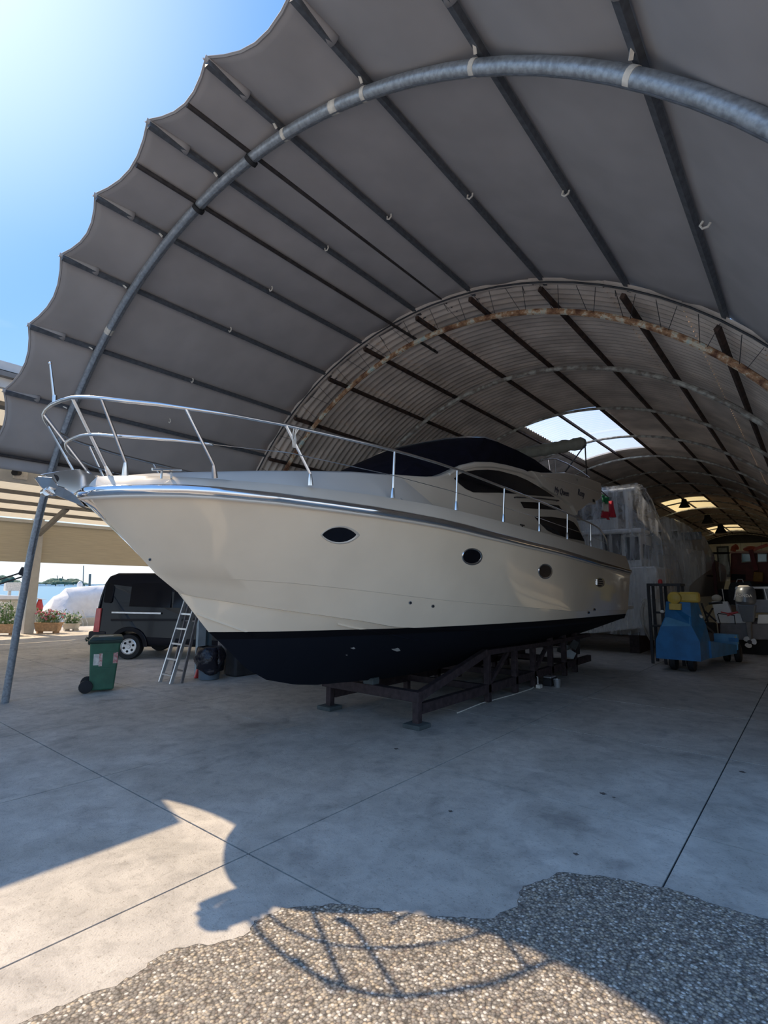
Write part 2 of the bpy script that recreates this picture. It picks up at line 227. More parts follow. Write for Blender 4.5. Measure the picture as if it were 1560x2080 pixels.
# ------------------------------------------------------------------ mesh helpers
class MB:
    XF=None
    def __init__(s): s.v=[]; s.f=[]; s.m=[]; s.k=0
    def add(s,vs,fs):
        o=len(s.v); s.v+=[Vector(p) for p in vs]
        for f in fs: s.f.append(tuple(i+o for i in f)); s.m.append(s.k)
        return s
    def hexa(s,p): return s.add(p,[(0,3,2,1),(4,5,6,7),(0,1,5,4),(1,2,6,5),(2,3,7,6),(3,0,4,7)])
    def box(s,x0,x1,y0,y1,z0,z1): return s.hexa([(x0,y0,z0),(x1,y0,z0),(x1,y1,z0),(x0,y1,z0),(x0,y0,z1),(x1,y0,z1),(x1,y1,z1),(x0,y1,z1)])
    def beam(s,a,b,w,h,up=(0,0,1)):
        a=Vector(a); b=Vector(b); d=(b-a).normalized(); u=Vector(up)
        if abs(d.dot(u))>0.98: u=Vector((1,0,0))
        r=d.cross(u).normalized(); u=r.cross(d).normalized(); r*=w/2; u*=h/2
        return s.hexa([a-r-u,a+r-u,b+r-u,b-r-u,a-r+u,a+r+u,b+r+u,b-r+u])
    def tube(s,pts,r,n=8,closed=False,caps=True):
        pts=[Vector(p) for p in pts]; N=len(pts); rr=r if isinstance(r,(list,tuple)) else [r]*N
        o=len(s.v); prev=None
        for i,p in enumerate(pts):
            if closed: d=(pts[(i+1)%N]-pts[i-1])
            else: d=pts[min(i+1,N-1)]-pts[max(i-1,0)]
            d.normalize()
            if prev is None:
                u=Vector((0,0,1)) if abs(d.z)<0.9 else Vector((1,0,0)); a=d.cross(u).normalized()
            else: a=(prev-d*prev.dot(d)).normalized()
            prev=a; b=d.cross(a)
            for k in range(n):
                t=2*PI*k/n; s.v.append(p+(a*math.cos(t)+b*math.sin(t))*rr[i])
        for i in range(N if closed else N-1):
            j=(i+1)%N
            for k in range(n):
                l=(k+1)%n; s.f.append((o+i*n+k,o+i*n+l,o+j*n+l,o+j*n+k)); s.m.append(s.k)
        if caps and not closed:
            s.f.append(tuple(o+k for k in range(n))[::-1]); s.m.append(s.k)
            s.f.append(tuple(o+(N-1)*n+k for k in range(n))); s.m.append(s.k)
        return s
    def prism(s,poly,vec):
        n=len(poly); vec=Vector(vec); a=[Vector(p) for p in poly]
        return s.add(a+[p+vec for p in a],[tuple(range(n))[::-1],tuple(range(n,2*n))]+[(i,(i+1)%n,n+(i+1)%n,n+i) for i in range(n)])
    def grid(s,rows):
        o=len(s.v); n=len(rows[0])
        for r in rows: s.v+=[Vector(p) for p in r]
        for i in range(len(rows)-1):
            for j in range(n-1): s.f.append((o+i*n+j,o+i*n+j+1,o+(i+1)*n+j+1,o+(i+1)*n+j)); s.m.append(s.k)
        return s
    def lathe(s,c,ax,prof,n=20):
        c=Vector(c); ax=Vector(ax).normalized(); u=Vector((0,0,1)) if abs(ax.z)<0.9 else Vector((1,0,0)); a=ax.cross(u).normalized(); b=ax.cross(a); o=len(s.v)
        for r,t in prof:
            for k in range(n):
                th=2*PI*k/n; s.v.append(c+ax*t+(a*math.cos(th)+b*math.sin(th))*max(r,1e-4))
        for i in range(len(prof)-1):
            for k in range(n):
                l=(k+1)%n; s.f.append((o+i*n+k,o+i*n+l,o+(i+1)*n+l,o+(i+1)*n+k)); s.m.append(s.k)
        s.f.append(tuple(o+k for k in range(n))[::-1]); s.m.append(s.k); e=o+(len(prof)-1)*n; s.f.append(tuple(e+k for k in range(n))); s.m.append(s.k)
        return s
    def ell(s,c,rx,ry,rz,n=12,m=8,jit=0):
        c=Vector(c); o=len(s.v); s.v.append(c+Vector((0,0,rz)))
        for i in range(1,m):
            t=PI*i/m
            for k in range(n):
                q=2*PI*k/n; j=1+random.uniform(-jit,jit); s.v.append(c+Vector((rx*math.sin(t)*math.cos(q)*j,ry*math.sin(t)*math.sin(q)*j,rz*math.cos(t)*j)))
        s.v.append(c-Vector((0,0,rz))); e=len(s.v)-1
        for k in range(n):
            l=(k+1)%n; s.f.append((o,o+1+k,o+1+l)); s.m.append(s.k); s.f.append((e,e-n+l,e-n+k)); s.m.append(s.k)
        for i in range(m-2):
            for k in range(n):
                l=(k+1)%n; a=o+1+i*n; s.f.append((a+k,a+n+k,a+n+l,a+l)); s.m.append(s.k)
        return s
    def build(s,name,mats,parent=None,smooth=False,bev=0,solid=0,origin=None,norm=True,ang=0.7):
        if MB.XF: s.v=[MB.XF(v) for v in s.v]
        if parent is not None: off=OFF[parent.name]
        elif origin is not None: off=Vector(origin)
        else:
            xs=[v.x for v in s.v]; ys=[v.y for v in s.v]; off=Vector(((min(xs)+max(xs))/2,(min(ys)+max(ys))/2,min(v.z for v in s.v)))
        me=bpy.data.meshes.new(name); me.from_pydata([tuple(v-off) for v in s.v],[],s.f)
        for mm in (mats if isinstance(mats,(list,tuple)) else [mats]): me.materials.append(mm)
        me.polygons.foreach_set('material_index',s.m)
        if norm:
            bm=bmesh.new(); bm.from_mesh(me); bmesh.ops.recalc_face_normals(bm,faces=bm.faces); bm.to_mesh(me); bm.free()
        if smooth: me.polygons.foreach_set('use_smooth',[True]*len(me.polygons)); me.set_sharp_from_angle(angle=ang)
        me.update(); ob=bpy.data.objects.new(name,me); COL.objects.link(ob); OFF[ob.name]=off
        if parent is not None: ob.parent=parent
        else: ob.location=off
        if solid: md=ob.modifiers.new('thickness','SOLIDIFY'); md.thickness=solid
        if bev: md=ob.modifiers.new('bevel','BEVEL'); md.width=bev; md.segments=2; md.limit_method='ANGLE'
        return ob
OFF={}
def thing(name,label,cat,loc,group=None):
    o=bpy.data.objects.new(name,None); o.empty_display_size=0.2; COL.objects.link(o); o.location=loc; OFF[o.name]=Vector(loc)
    return tag(o,label,cat,group)
def tag(o,label,cat,group=None):
    o['label']=label; o['category']=cat
    if group: o['group']=group
    return o
def struct(o): o['kind']='structure'; return o
def copy_part(o,parent,delta=(0,0,0),rot=None,scale=None):
    c=o.copy(); COL.objects.link(c); c.parent=parent; c.location=Vector(o.location)+Vector(delta)
    if rot is not None: c.rotation_euler=rot
    if scale is not None: c.scale=scale
    OFF[c.name]=OFF[o.name]; return c
def lerp(a,b,t): return a+(b-a)*t
# ================================================================== FLOOR
fl=struct(MB().box(-24.6,30,-25,60,-0.6,-0.012).build('floor',M_GROUT,origin=(0,0,0)))
sw=2.2; base=None; cnt=0
for i in range(-8,3):                      # joints measured every 2.2 m: X=-0.85,-3.05..., Y=2.35,4.55...
    x0=-0.85+sw*(i); x0=max(x0,-100)
    for j in range(-5,17):
        y0=2.35+sw*j
        if base is None:
            base=MB().box(0,sw-0.013,0,sw-0.013,-0.012,0).build('slab',M_CONC,parent=fl,norm=True); c=base
        else: c=copy_part(base,fl)
        c.location=(x0,y0,0); c.rotation_euler=(random.uniform(-.0004,.0004),random.uniform(-.0004,.0004),0)
MB().box(-24.6,-0.85-8*sw-0.009,-25,60,-0.012,0).build('quay_apron',M_CONC,parent=fl)
MB().box(-0.85+3*sw,30,-25,60,-0.012,0).build('side_apron',M_CONC,parent=fl)
MB().box(-0.85-8*sw,-0.85+3*sw-.009,-25,2.35-5*sw-.009,-0.012,0).build('front_apron',M_CONC,parent=fl)
MB().box(-0.85-8*sw,-0.85+3*sw-.009,2.35+17*sw,60,-0.012,0).build('rear_apron',M_CONC,parent=fl)
edge=[(-0.2,3.72),(-0.35,3.7),(-0.59,3.67),(-0.79,3.68),(-1.1,3.59),(-1.38,3.45),(-1.4,3.34),(-1.5,3.15),(-1.44,2.95),(-1.49,2.75),(-1.74,2.57),(-1.98,2.44),(-2.18,2.34),(-2.42,2.10),(-2.44,1.94),(-2.38,1.83),(-2.47,1.67),(-2.57,1.54),(-2.54,1.27),(-2.6,1.11),(-2.62,0.94),(-2.68,0.5),(-2.66,-0.5),(-2.8,-2.5)]
pts=[(3.2,-2.5),(3.2,3.3),(1.2,3.6)]
dense=[]
for a,b in zip(edge[:-1],edge[1:]):
    n=max(2,int(math.dist(a,b)/0.03))
    for k in range(n):
        t=k/n; w=0.012 if a[1]<3.72 else 0; dense.append((lerp(a[0],b[0],t)+random.uniform(-w,w),lerp(a[1],b[1],t)+random.uniform(-w,w)))
dense.append(edge[-1])
g=MB().prism([(x,y,-0.004) for x,y in pts+dense],(0,0,0.008)).build('exposed_aggregate_patch',M_GRAV,parent=fl)
ck=MB()
for k in range(len(dense)-1):
    a=Vector(dense[k]+(0.0,)); b=Vector(dense[k+1]+(0.0,)); d=(b-a).normalized(); nrm=Vector((d.y,-d.x,0))
    w=0.004+0.011*abs(math.sin(k*0.37)*math.sin(k*0.091+1)); s1=-nrm*w
    ck.add([a+Vector((0,0,.0045)),b+Vector((0,0,.0045)),b+s1+Vector((0,0,.002)),a+s1+Vector((0,0,.002))],[(0,1,2,3)])
ck.build('broken_edge_crack',M_GROUT,parent=fl)
for px,py,r in ((1225,1612,.03),(1247,1620,.016),(1508,1568,.03),(1170,1735,.02),(805,1521,.03),(915,1648,.02)):
    c=onZ(px,py,0); MB().add([(c.x+r*(1+.3*math.sin(k*2.3))*math.cos(k*PI/7),c.y+r*.8*(1+.3*math.cos(k*1.7))*math.sin(k*PI/7),.0012) for k in range(14)],[tuple(range(14))]).build('oil_spot',mat('oil_stain',(0.10,0.09,0.085),0.6),parent=fl)
# ================================================================== TENT (canvas canopy)
CX,CZc=-4.13,0.79
def arc(phi,R,Y): p=math.radians(phi); return Vector((CX+R*math.cos(p),Y,CZc+R*math.sin(p)))
tent=thing('canvas_canopy','big grey tarpaulin arched canopy on galvanised pipe frame in front of hangar','canopy',(CX,1.95,0))
YA,YF,YR=2.74,1.93,6.32
PHI=[31.5,46,58.8,71.1,83.1,93.7,106,116,127.6,138.5,148.5]
def tarp_pt(phi,u):   # u 0 front .. 1 rear
    k=0
    while k<len(PHI)-2 and phi>PHI[k+1]: k+=1
    a,b=PHI[k],PHI[k+1]; t=(phi-a)/(b-a); half=math.radians((b-a)/2); mid=(a+b)/2
    R=5.285*math.cos(half)/math.cos(math.radians(phi-mid)); R-=0.05*math.sin(PI*t)*(1-0.3*u)
    yf=YF+0.10*math.sin(PI*t)**0.9
    return arc(phi,R,lerp(yf,YR,u))
phs=[]
for a,b in zip(PHI[:-1],PHI[1:]):
    for k in range(6): phs.append(a+(b-a)*k/6)
phs.append(PHI[-1])
us=[0,0.02,0.05,0.1,0.2,0.35,0.5,0.65,0.8,0.92,1]
rows=[[tarp_pt(p,u) for u in us] for p in phs]
mb=MB().grid(rows); mb.build('tarpaulin',M_TARP,tent,smooth=True,solid=0.006,ang=0.25)
# hem flap below the lowest left purlin
for ph,sg in ((148.5,-1),(31.5,1)):
    rows=[]
    for k in range(5):
        rows.append([tarp_pt(ph,u)+Vector((sg*0.03*k/4+sg*0.015*k/4*math.sin(u*40),0,-0.20*k/4)) for u in [i/30 for i in range(31)]])
    MB().grid(rows).build('hem_flap',M_TARP,tent,smooth=True,solid=0.006)
# front edge roll
MB().tube([tarp_pt(p,0.004) for p in phs],0.012,6).build('edge_hem',M_TARP,tent,smooth=True)
def arch_path(R,Y,legs=True):
    P=[arc(p,R,Y) for p in range(8,173,3)]
    if legs: P=[Vector((1.28,Y,0)),Vector((1.12,Y,0.8))]+P+[Vector((-9.33,Y,1.2)),Vector((-9.54,Y,0))]
    return P
MB().tube(arch_path(5.15,YA),0.052,14).build('arch_tube',M_GALV,tent,smooth=True)
MB().tube([p+Vector((0,0.0,0.0)) for p in [arc(q,5.095,YA) for q in range(20,165,3)]],0.006,5).build('seam_weld',M_GALV2,tent,smooth=True)
for p in PHI[1:-1]:
    a=arc(p,5.235,YF+0.02); b=arc(p,5.235,6.45); q=math.radians(p)
    MB().beam(a,b,0.05,0.045,up=(math.cos(q),0,math.sin(q))).build('purlin',M_GALV2,tent)
for p in (148.5,31.5): MB().tube([arc(p,5.24,YF),arc(p,5.24,6.4)],0.02,8).build('eave_pipe',M_DKPIPE,tent,smooth=True)
# extra dark pipes slung under the arch
for (pa,pb) in (((380,212),(995,681)),((277,335),(888,716))):
    x=-3.97 if pa[0]==380 else -4.90
    a=onX(pa[0],pa[1],x); b=onX(pb[0],pb[1],x)
    MB().tube([a,b],0.024,10).build('loose_pipe',M_DKPIPE,tent,smooth=True)
    q=onX(510,326,x) if pa[0]==380 else onX(403,424,x)
    MB().lathe(q+Vector((0,0,0.0)),(1,0,0.5),[(0.066,-0.02),(0.066,0.02)],14).build('strap',M_BLACK,tent,smooth=True)
# fabric sleeves at the purlin ends
for p in PHI[1:-1]:
    q=math.radians(p); rad=Vector((math.cos(q),0,math.sin(q))); tan=Vector((-math.sin(q),0,math.cos(q)))
    rows=[]
    for i in range(7):
        u=i/6; y=YF-0.01+0.42*u; r=0.020+0.034*u**1.3
        rows.append([arc(p,5.275,y)+tan*(r*1.05*math.cos(t))-rad*(r*1.25*math.sin(t)+0.0) for t in [PI*k/8 for k in range(9)]])
    MB().grid(rows).build('end_sleeve',M_TARP,tent,smooth=True,solid=0.004)
for (px,py) in ((680,220),(745,178),(975,112),(1300,133),(222,672),(580,270)):
    v=onY(px,py,YA); a=math.atan2(v.z-CZc,v.x-CX); w=0.028 if px in(680,222) else 0.014
    P=[Vector((CX+5.15*math.cos(a+d),YA,CZc+5.15*math.sin(a+d))) for d in (-w/5.15*1.5,0,w/5.15*1.5)]
    MB().tube(P,0.0545,14).build('taped_joint',M_TAPE,tent,smooth=True)
for p in PHI[1:-1]:   # clips where purlins meet the arch
    MB().beam(arc(p,5.19,YA-0.06),arc(p,5.25,YA-0.14),0.022,0.014).build('purlin_clip',M_TAPE,tent)
def to_cyl(px,py,R):
    d=ray(px,py); a=d.x**2+d.z**2; cz=CZ-CZc; b=2*(-d.x*CX+d.z*cz); c=CX*CX+cz*cz-R*R; t=(-b+math.sqrt(b*b-4*a*c))/(2*a); return Vector((d.x*t,d.y*t,d.z*t+CZ))
for (px,py) in ((791,441),(664,505),(551,587),(468,670),(391,773),(345,855),(955,399),(1149,393),(1432,458)):
    v=to_cyl(px,py,5.19); n=(Vector((CX,0,CZc))-Vector((v.x,0,v.z))).normalized(); tg=Vector((-n.z,0,n.x))
    MB().tube([v-tg*0.035-n*0.02,v-tg*0.03+n*0.015,v+tg*0.0+n*0.025,v+tg*0.025+n*0.0,v+tg*0.02-n*0.03],0.009,6).build('white_hook',M_TAPE,tent,smooth=True)
# ================================================================== HANGAR ROOF
RS=5.2
ceil=MB(); ceil.tube([arc(p,RS-0.02,6.16) for p in range(-2,180,4)],0.012,6)
ceil=struct(ceil.build('ceiling',M_DGREY,origin=(0,0,0),smooth=True))
BAY=[6.15,9.1,12.2,14.5,16.8,19.6,22.2,24.8,27.5,29.5,31.5,34.5,37.8,41.0,43.0,45.0,47.2]
DPH=10.6; K0=-8; cache={}
def sheet_mesh(L,material,key):
    n=round(L/0.15); m=MB(); rows=[]; L2=L+0.06
    for i in range(n*5+1):
        y=L2*i/(n*5); w=0.024*math.cos(2*PI*i/5)
        rows.append([Vector(((RS+w+0.012*(a/4))*math.cos(math.radians(DPH*1.05*a/4)),y,(RS+w+0.012*(a/4))*math.sin(math.radians(DPH*1.05*a/4)))) for a in range(5)])
    m.grid(rows); o=m.build('roof_sheet' if 'sky' not in key else 'skylight_sheet',material,parent=ceil,smooth=True,ang=1.2); return o
for j in range(16):
    L=BAY[j+1]-BAY[j]
    for k in range(K0,9):
        skyl=k in (0,1) and j in (2,3,8,9,13,14)
        key=('sky%d'%(j>4) if skyl else 'std')+'%.2f'%L
        if key not in cache: o=cache[key]=sheet_mesh(L,(M_SKYY if j>4 else M_SKYL) if skyl else M_SHEET,key)
        else: o=copy_part(cache[key],ceil)
        o.location=(CX,BAY[j],CZc); o.rotation_euler=(0,-math.radians(83.1+DPH*k),0)
AY=[6.6,9.0,11.7,14.45,17.1]+[19.7+2.62*i for i in range(11)]
for i,y in enumerate(AY):
    P=[arc(p,4.98,y) for p in range(0,181,3 if i<5 else 6)]; P=[Vector((P[0].x,y,0))]+P+[Vector((P[-1].x,y,0))]
    MB().tube(P,0.042 if i<2 else 0.032,8).build('arch_rib',M_RUST if i==0 else M_ARCHD,ceil,smooth=True)
for p in [10,22,34]+PHI[1:]+[160,171]:
    q=math.radians(p)
    MB().beam(arc(p,5.12,6.22),arc(p,5.12,47.1),0.05,0.06,up=(math.cos(q),0,math.sin(q))).build('purlin',M_RPUR,ceil)
mb=MB()
for k in range(62):
    p=4+k*2.8; a=arc(p,5.16,6.2); b=arc(p+(0.9 if k%2 else -0.9),4.99,6.58); mb.tube([a,b],0.004,4)
    if k%5==0: mb.tube([a,arc(p+1.2,5.2,6.5)],0.004,4)
o=mb.build('wire_lacing',M_DGREY,ceil); o['kind']='stuff'
def wavewall(x,nm,z1):
    n=260; rows=[]
    for i in range(n*4+1):
        y=6.2+(47.1-6.2)*i/(n*4); w=0.015*math.cos(PI*i/2); rows.append([(x+w,y,0),(x+w,y,z1)])
    return struct(MB().grid(rows).build(nm,M_SHEET,smooth=True,ang=1.2,solid=0.004))
wavewall(-9.34,'wall_left',1.05); wavewall(1.08,'wall_right',1.05)
wb=struct(MB().prism([arc(p,5.4,47.25) for p in range(0,181,6)]+[Vector((-9.53,47.25,0)),Vector((1.27,47.25,0))],(0,0.2,0)).build('wall_back',M_DGREY,origin=(CX,47.2,0)))
for c in range(8):
    for r in range(4):
        x0=CX-5.1+1.28*c; z0=1.3*r
        xm=max(abs(x0-CX),abs(x0+1.26-CX)); 
        zt=min(z0+1.28,CZc+math.sqrt(max(0,5.12**2-min(xm,5.11)**2))); 
        if zt>z0+0.1: MB().box(x0,x0+1.26,47.19,47.25,z0,zt).build('wall_panel',M_PLAST,parent=wb)
a=onY(1455,1110,47.1); b=onY(1483,1145,47.1)
dr=struct(MB().box(a.x,b.x,47.1,47.17,b.z-1.0,a.z).build('door_1',M_DGREY)); dr['label']='grey door in the cream back wall'
MB().box(a.x+.12,b.x-.12,47.07,47.1,b.z-.8,a.z-.12).build('door_leaf',mat('door_grey',(0.2,0.22,0.22),0.6),parent=dr)
# pendant lamps under the far roof
for i,(px,py,Y) in enumerate(((1390,1024,26.5),(1464,1076,40.0),(1437,1056,34))):
    v=onY(px,py,Y); R=Y*0.009
    t=thing('pendant_lamp',['black bell pendant lamp in front of the middle skylight','black bell pendant lamp in front of the farthest skylight','faint bell pendant lamp hanging between the two far skylights'][i],'lamp',(v.x,v.y,v.z-R*.6),'pendant lamps under the far roof')
    MB().lathe(v,(0,0,1),[(R,-R*.6),(R*.95,-R*.5),(R*.5,R*.3),(R*.42,R*.9),(R*.2,R)],16).build('lamp_shade',M_BLACK if i<2 else M_DGREY,t,smooth=True)
    top=CZc+math.sqrt(max(0.1,5.05**2-(v.x-CX)**2)); MB().tube([v+Vector((0,0,R*.9)),Vector((v.x,v.y,top))],0.02,6).build('cable',M_BLACK,t)
# ================================================================== MOTOR YACHT
XB=-4.83
Rl=[(1.79,0.0,2.541),(1.83,0.186,2.538),(1.88,0.311,2.538),(1.96,0.439,2.541),(2.1,0.62,2.543),(2.3,0.78,2.551),(2.5,0.91,2.551),(3.0,1.136,2.544),(3.5,1.299,2.529),(4.0,1.42,2.518),(4.5,1.495,2.507),(5.0,1.569,2.489),(5.5,1.607,2.465),(6.0,1.643,2.434),(6.5,1.679,2.405),(7.0,1.693,2.382),(7.5,1.705,2.362),(8.0,1.718,2.34),(8.5,1.729,2.313),(9.0,1.729,2.285),(9.5,1.728,2.257),(10.0,1.726,2.229),(10.5,1.725,2.204),(11.0,1.724,2.18),(11.5,1.723,2.157),(12.0,1.721,2.133),(12.28,1.721,2.12)]
Dl=[(1.86,0.0,2.686),(1.91,0.173,2.682),(1.96,0.273,2.680),(2.04,0.396,2.678),(2.18,0.57,2.676),(2.38,0.724,2.678),(2.5,0.809,2.678),(3.0,1.06,2.682),(3.5,1.231,2.688),(4.0,1.359,2.690),(4.5,1.435,2.690),(5.0,1.51,2.685),(5.5,1.547,2.673),(6.0,1.583,2.655),(6.5,1.62,2.637),(7.0,1.633,2.62),(7.5,1.645,2.603),(8.0,1.658,2.585),(8.5,1.669,2.567),(9.0,1.669,2.551),(9.5,1.668,2.535),(10.0,1.666,2.519),(10.5,1.665,2.504),(11.0,1.664,2.489),(11.5,1.663,2.474),(12.0,1.661,2.459),(12.23,1.661,2.452)]
Cl=[(1.93,0.0,2.690),(1.96,0.13,2.691),(2.01,0.24,2.696),(2.09,0.36,2.706),(2.23,0.486,2.727),(2.43,0.614,2.752),(3.0,0.868,2.832),(3.5,1.013,2.9),(4.0,1.12,2.967),(4.5,1.187,3.015),(4.7,1.2,3.03)]
L1=[(2.49,0.0,1.867),(2.57,0.082,1.859),(2.65,0.166,1.85),(2.79,0.291,1.837),(2.99,0.451,1.82),(3.5,0.78,1.785),(4.0,0.969,1.739),(4.5,1.10,1.692),(5.0,1.21,1.642),(5.5,1.295,1.598),(6.0,1.36,1.563),(7.0,1.49,1.496),(8.0,1.55,1.433),(9,1.60,1.37),(12.2,1.65,1.30)]
L2=[(2.74,0.0,1.682),(2.82,0.061,1.661),(2.9,0.122,1.64),(3.04,0.226,1.613),(3.24,0.358,1.574),(3.5,0.53,1.524),(4.0,0.745,1.447),(4.5,0.90,1.368),(4.87,1.0,1.297),(5.8,1.17,1.215),(6.5,1.3,1.18),(8,1.48,1.14),(10,1.55,1.12),(12.2,1.57,1.12)]
Kl=[(3.09,0,1.29),(3.26,0,1.15),(3.58,0,0.87),(3.85,0,0.72),(4.28,0,0.61),(4.64,0,0.56),(5.23,0,0.52),(5.93,0,0.47),(6.72,0,0.455),(7.66,0,0.45),(12.1,0,0.52)]
def ln(tab,t,g=1.7):
    a=np.array(tab); Y=a[0,0]+(a[-1,0]-a[0,0])*t**g; return np.array([Y,np.interp(Y,a[:,0],a[:,1]),np.interp(Y,a[:,0],a[:,2])])
def smooth_tab(tab,n=3):
    a=np.array(tab,float); Y=np.linspace(a[0,0],a[-1,0],200); b=np.interp(Y,a[:,0],a[:,1]); z=np.interp(Y,a[:,0],a[:,2])
    for _ in range(n):
        for v in (b,z): v[2:-2]=(v[:-4]+v[1:-3]+v[2:-2]+v[3:-1]+v[4:])/5
    return np.c_[Y,b,z]
def W3(p,s=1): return Vector((XB+s*p[1],p[0],p[2]))
boat=thing('motor_yacht','large cream flybridge motor yacht on dark cradle under the grey canopy','boat',(XB,6.5,0.45))
NT=90
def hull_rows(s):
    rows=[]
    for i in range(NT+1):
        t=i/NT; r=ln(Rl,t); a=ln(L1,t); b=ln(L2,t); k=ln(Kl,t); row=[r]
        for q in (0.2,0.4,0.6,0.8): 
            m=lerp(r,a,q); m=m.copy(); m[1]-=0.03*math.sin(PI*q)*(1-t)**2*min(1,t*12); row.append(m)
        row.append(a)
        st=a.copy(); st[1]-=0.012*min(1,t*15); st[2]-=0.004; row.append(st)
        row.append(lerp(st,b,0.5)); row.append(b)
        st=b.copy(); st[1]-=0.04*min(1,t*15); st[2]-=0.004; row.append(st)
        row.append(lerp(st,k,0.35)+np.array([0,0.035*min(1,t*8),0])); row.append(lerp(st,k,0.7)+np.array([0,0.03*min(1,t*8),0])); row.append(k)
        rows.append([W3(p,s) for p in row])
    return rows
mb=MB(); hr=hull_rows(1); hl=hull_rows(-1); mb.grid(hr); mb.grid(hl)
n=len(hr[0]); tr=hr[-1]+hl[-1][::-1][1:]; mb.add(tr,[tuple(range(len(tr)))])
hull=mb.build('hull',M_HULL,boat,smooth=True,ang=0.45)
HB=MB(); HB.grid(hr); hbvh=BVHTree.FromPolygons([tuple(v) for v in HB.v],HB.f)
def on_hull(px,py):
    l,nn,i,d=hbvh.ray_cast(Vector((0,0,CZ)),ray(px,py).normalized()); 
    if nn.dot(ray(px,py))>0: nn=-nn
    return l,nn
# spray strakes
def strake(p3,nm='spray_strake',w=0.016):
    mb=MB(); rows=[]
    P=[on_hull(*p) for p in p3]
    for l,nn in P: rows.append([l-nn*0.003+Vector((0,0,w*.8)),l+nn*w+Vector((0,0,-w*.1)),l-nn*0.003+Vector((0,0,-w*.5))])
    mb.grid(rows).build(nm,M_HULL,boat,smooth=True,ang=0.4)
strake([(400,1246),(425,1255),(450,1264),(475,1273),(500,1282),(515,1290)],w=0.02)
strake([(685,1266),(710,1272),(745,1279),(790,1287),(850,1300)],w=0.018)
# rub rail, bulwark, decks
def sweep(tab,prof,name,m,both=True,smooth=True,t1=1.0):
    mb=MB()
    for s in ((1,-1) if both else (1,)):
        rows=[]
        for i in range(111):
            t=(i/110)*t1; p=ln(tab,t); rows.append([W3(p,s)+Vector((s*dx,0,dz)) for dx,dz in prof])
        mb.grid(rows)
    return mb.build(name,m,boat,smooth=smooth)
def nose_sweep(tab,prof,name,m,ang=0.7):
    # one continuous band around the stem from transom to transom, offset along the plan normal
    a=[ln(tab,i/110) for i in range(111)]; P=[W3(p,-1) for p in a[::-1]]+[W3(p,1) for p in a[1:]]
    rows=[]
    for i,p in enumerate(P):
        d=P[min(i+1,len(P)-1)]-P[max(i-1,0)]; d.z=0; d.normalize(); nrm=Vector((d.y,-d.x,0)) 
        if nrm.dot(p-Vector((XB,7,p.z)))<0: nrm=-nrm
        rows.append([p+nrm*o+Vector((0,0,z)) for o,z in prof])
    return MB().grid(rows).build(name,m,boat,smooth=True,ang=ang)
nose_sweep(Rl,[(-0.01,-0.045),(0.015,-0.04),(0.032,-0.025),(0.036,0),(0.03,0.028),(0.012,0.042),(-0.01,0.045)],'rub_rail',M_CHROME,ang=1.2)
nose_sweep(Rl,[(0.0,-0.07),(0.012,-0.06),(0.012,-0.045)],'rub_rail_lip',M_CREAM)
a=[ln(Rl,i/110) for i in range(111)]; b=[ln(Dl,i/110) for i in range(111)]
mb=MB()
for s in (1,-1):
    mb.grid([[W3(p,s)+Vector((0,0,0.03)),W3(lerp(p,q,.5),s)+Vector((s*.012,0,.02)),W3(q,s),W3(q,s)+Vector((-s*min(.05,q[1]),0,0.004)),W3(q,s)+Vector((-s*min(.06,q[1]),0.0,-0.03))] for p,q in zip(a,b)])
mb.build('bulwark',M_CREAM,boat,smooth=True,ang=0.6)
mb=MB()
Yd=[1.87,1.9,1.95,2.0,2.08,2.2,2.35,2.5]+[2.5+0.25*i for i in range(1,40)]; Yd=[y for y in Yd if y<12.2]
Da=np.array(Dl); Ca=np.array(Cl)
def di(tab,y): return (np.interp(y,tab[:,0],tab[:,1]),np.interp(y,tab[:,0],tab[:,2]))
rows=[]
for y in Yd:
    db,dz=di(Da,y)
    if y<=4.7:
        cb,cz=di(Ca,y); cb=min(cb,db*0.9)
        sec=[(db-.03 if db>.06 else db,dz-.012),(lerp(db,cb,.25),lerp(dz,cz,.12)-.005),(cb+.02,cz-.02),(cb-.03 if cb>.06 else cb*.5,cz),(cb*.5,cz+0.012),(0,cz+.018)]
    else:
        f=min(1,(y-4.7)/1.0); cz=lerp(3.03,dz,f); sec=[(db-.03,dz-.012),(1.35,dz-.02),(1.22,lerp(3.01,dz-.02,f)),(1.17,lerp(3.03,dz-.02,f)),(.6,cz),(0,cz)]
    rows.append([Vector((XB+p[0],y,p[1])) for p in sec]+[Vector((XB-p[0],y,p[1])) for p in sec[::-1][1:]])
mb.grid(rows).build('deck',M_DECK,boat,smooth=True,ang=0.5)
# cabin sides: outline on the side plane, 1.2 m off the centreline
def YZ(l,x): return [Vector((x,y,z)) for y,z in l]
cab=[(4.45,2.62),(4.45,3.0),(4.59,3.03),(5.0,3.08),(5.29,3.12),(5.55,3.17),(5.76,3.25),(6.04,3.38),(6.25,3.46),(6.48,3.52),(6.96,3.61),(7.48,3.67),(8.06,3.71),(8.71,3.74),(9.3,3.80),(10.2,3.80),(11.0,3.6),(10.6,3.35),(10.5,3.25),(10.75,3.0),(11.03,2.71),(11.15,2.45),(8,2.45),(6,2.5)]
mb=MB(); mb.prism(YZ(cab,XB-1.2),(2.4,0,0)); mb.build('cabin',M_CREAM,boat,bev=0.03)
def plate(l,x,th,name,m,both=True,bev=0.004):
    # l outline (y,z); smooth closed curve
    for s in ((1,-1) if both else (1,)):
        MB().prism([Vector((XB+s*x,y,z)) for y,z in l],(s*th,0,0)).build(name,m,boat,bev=bev)
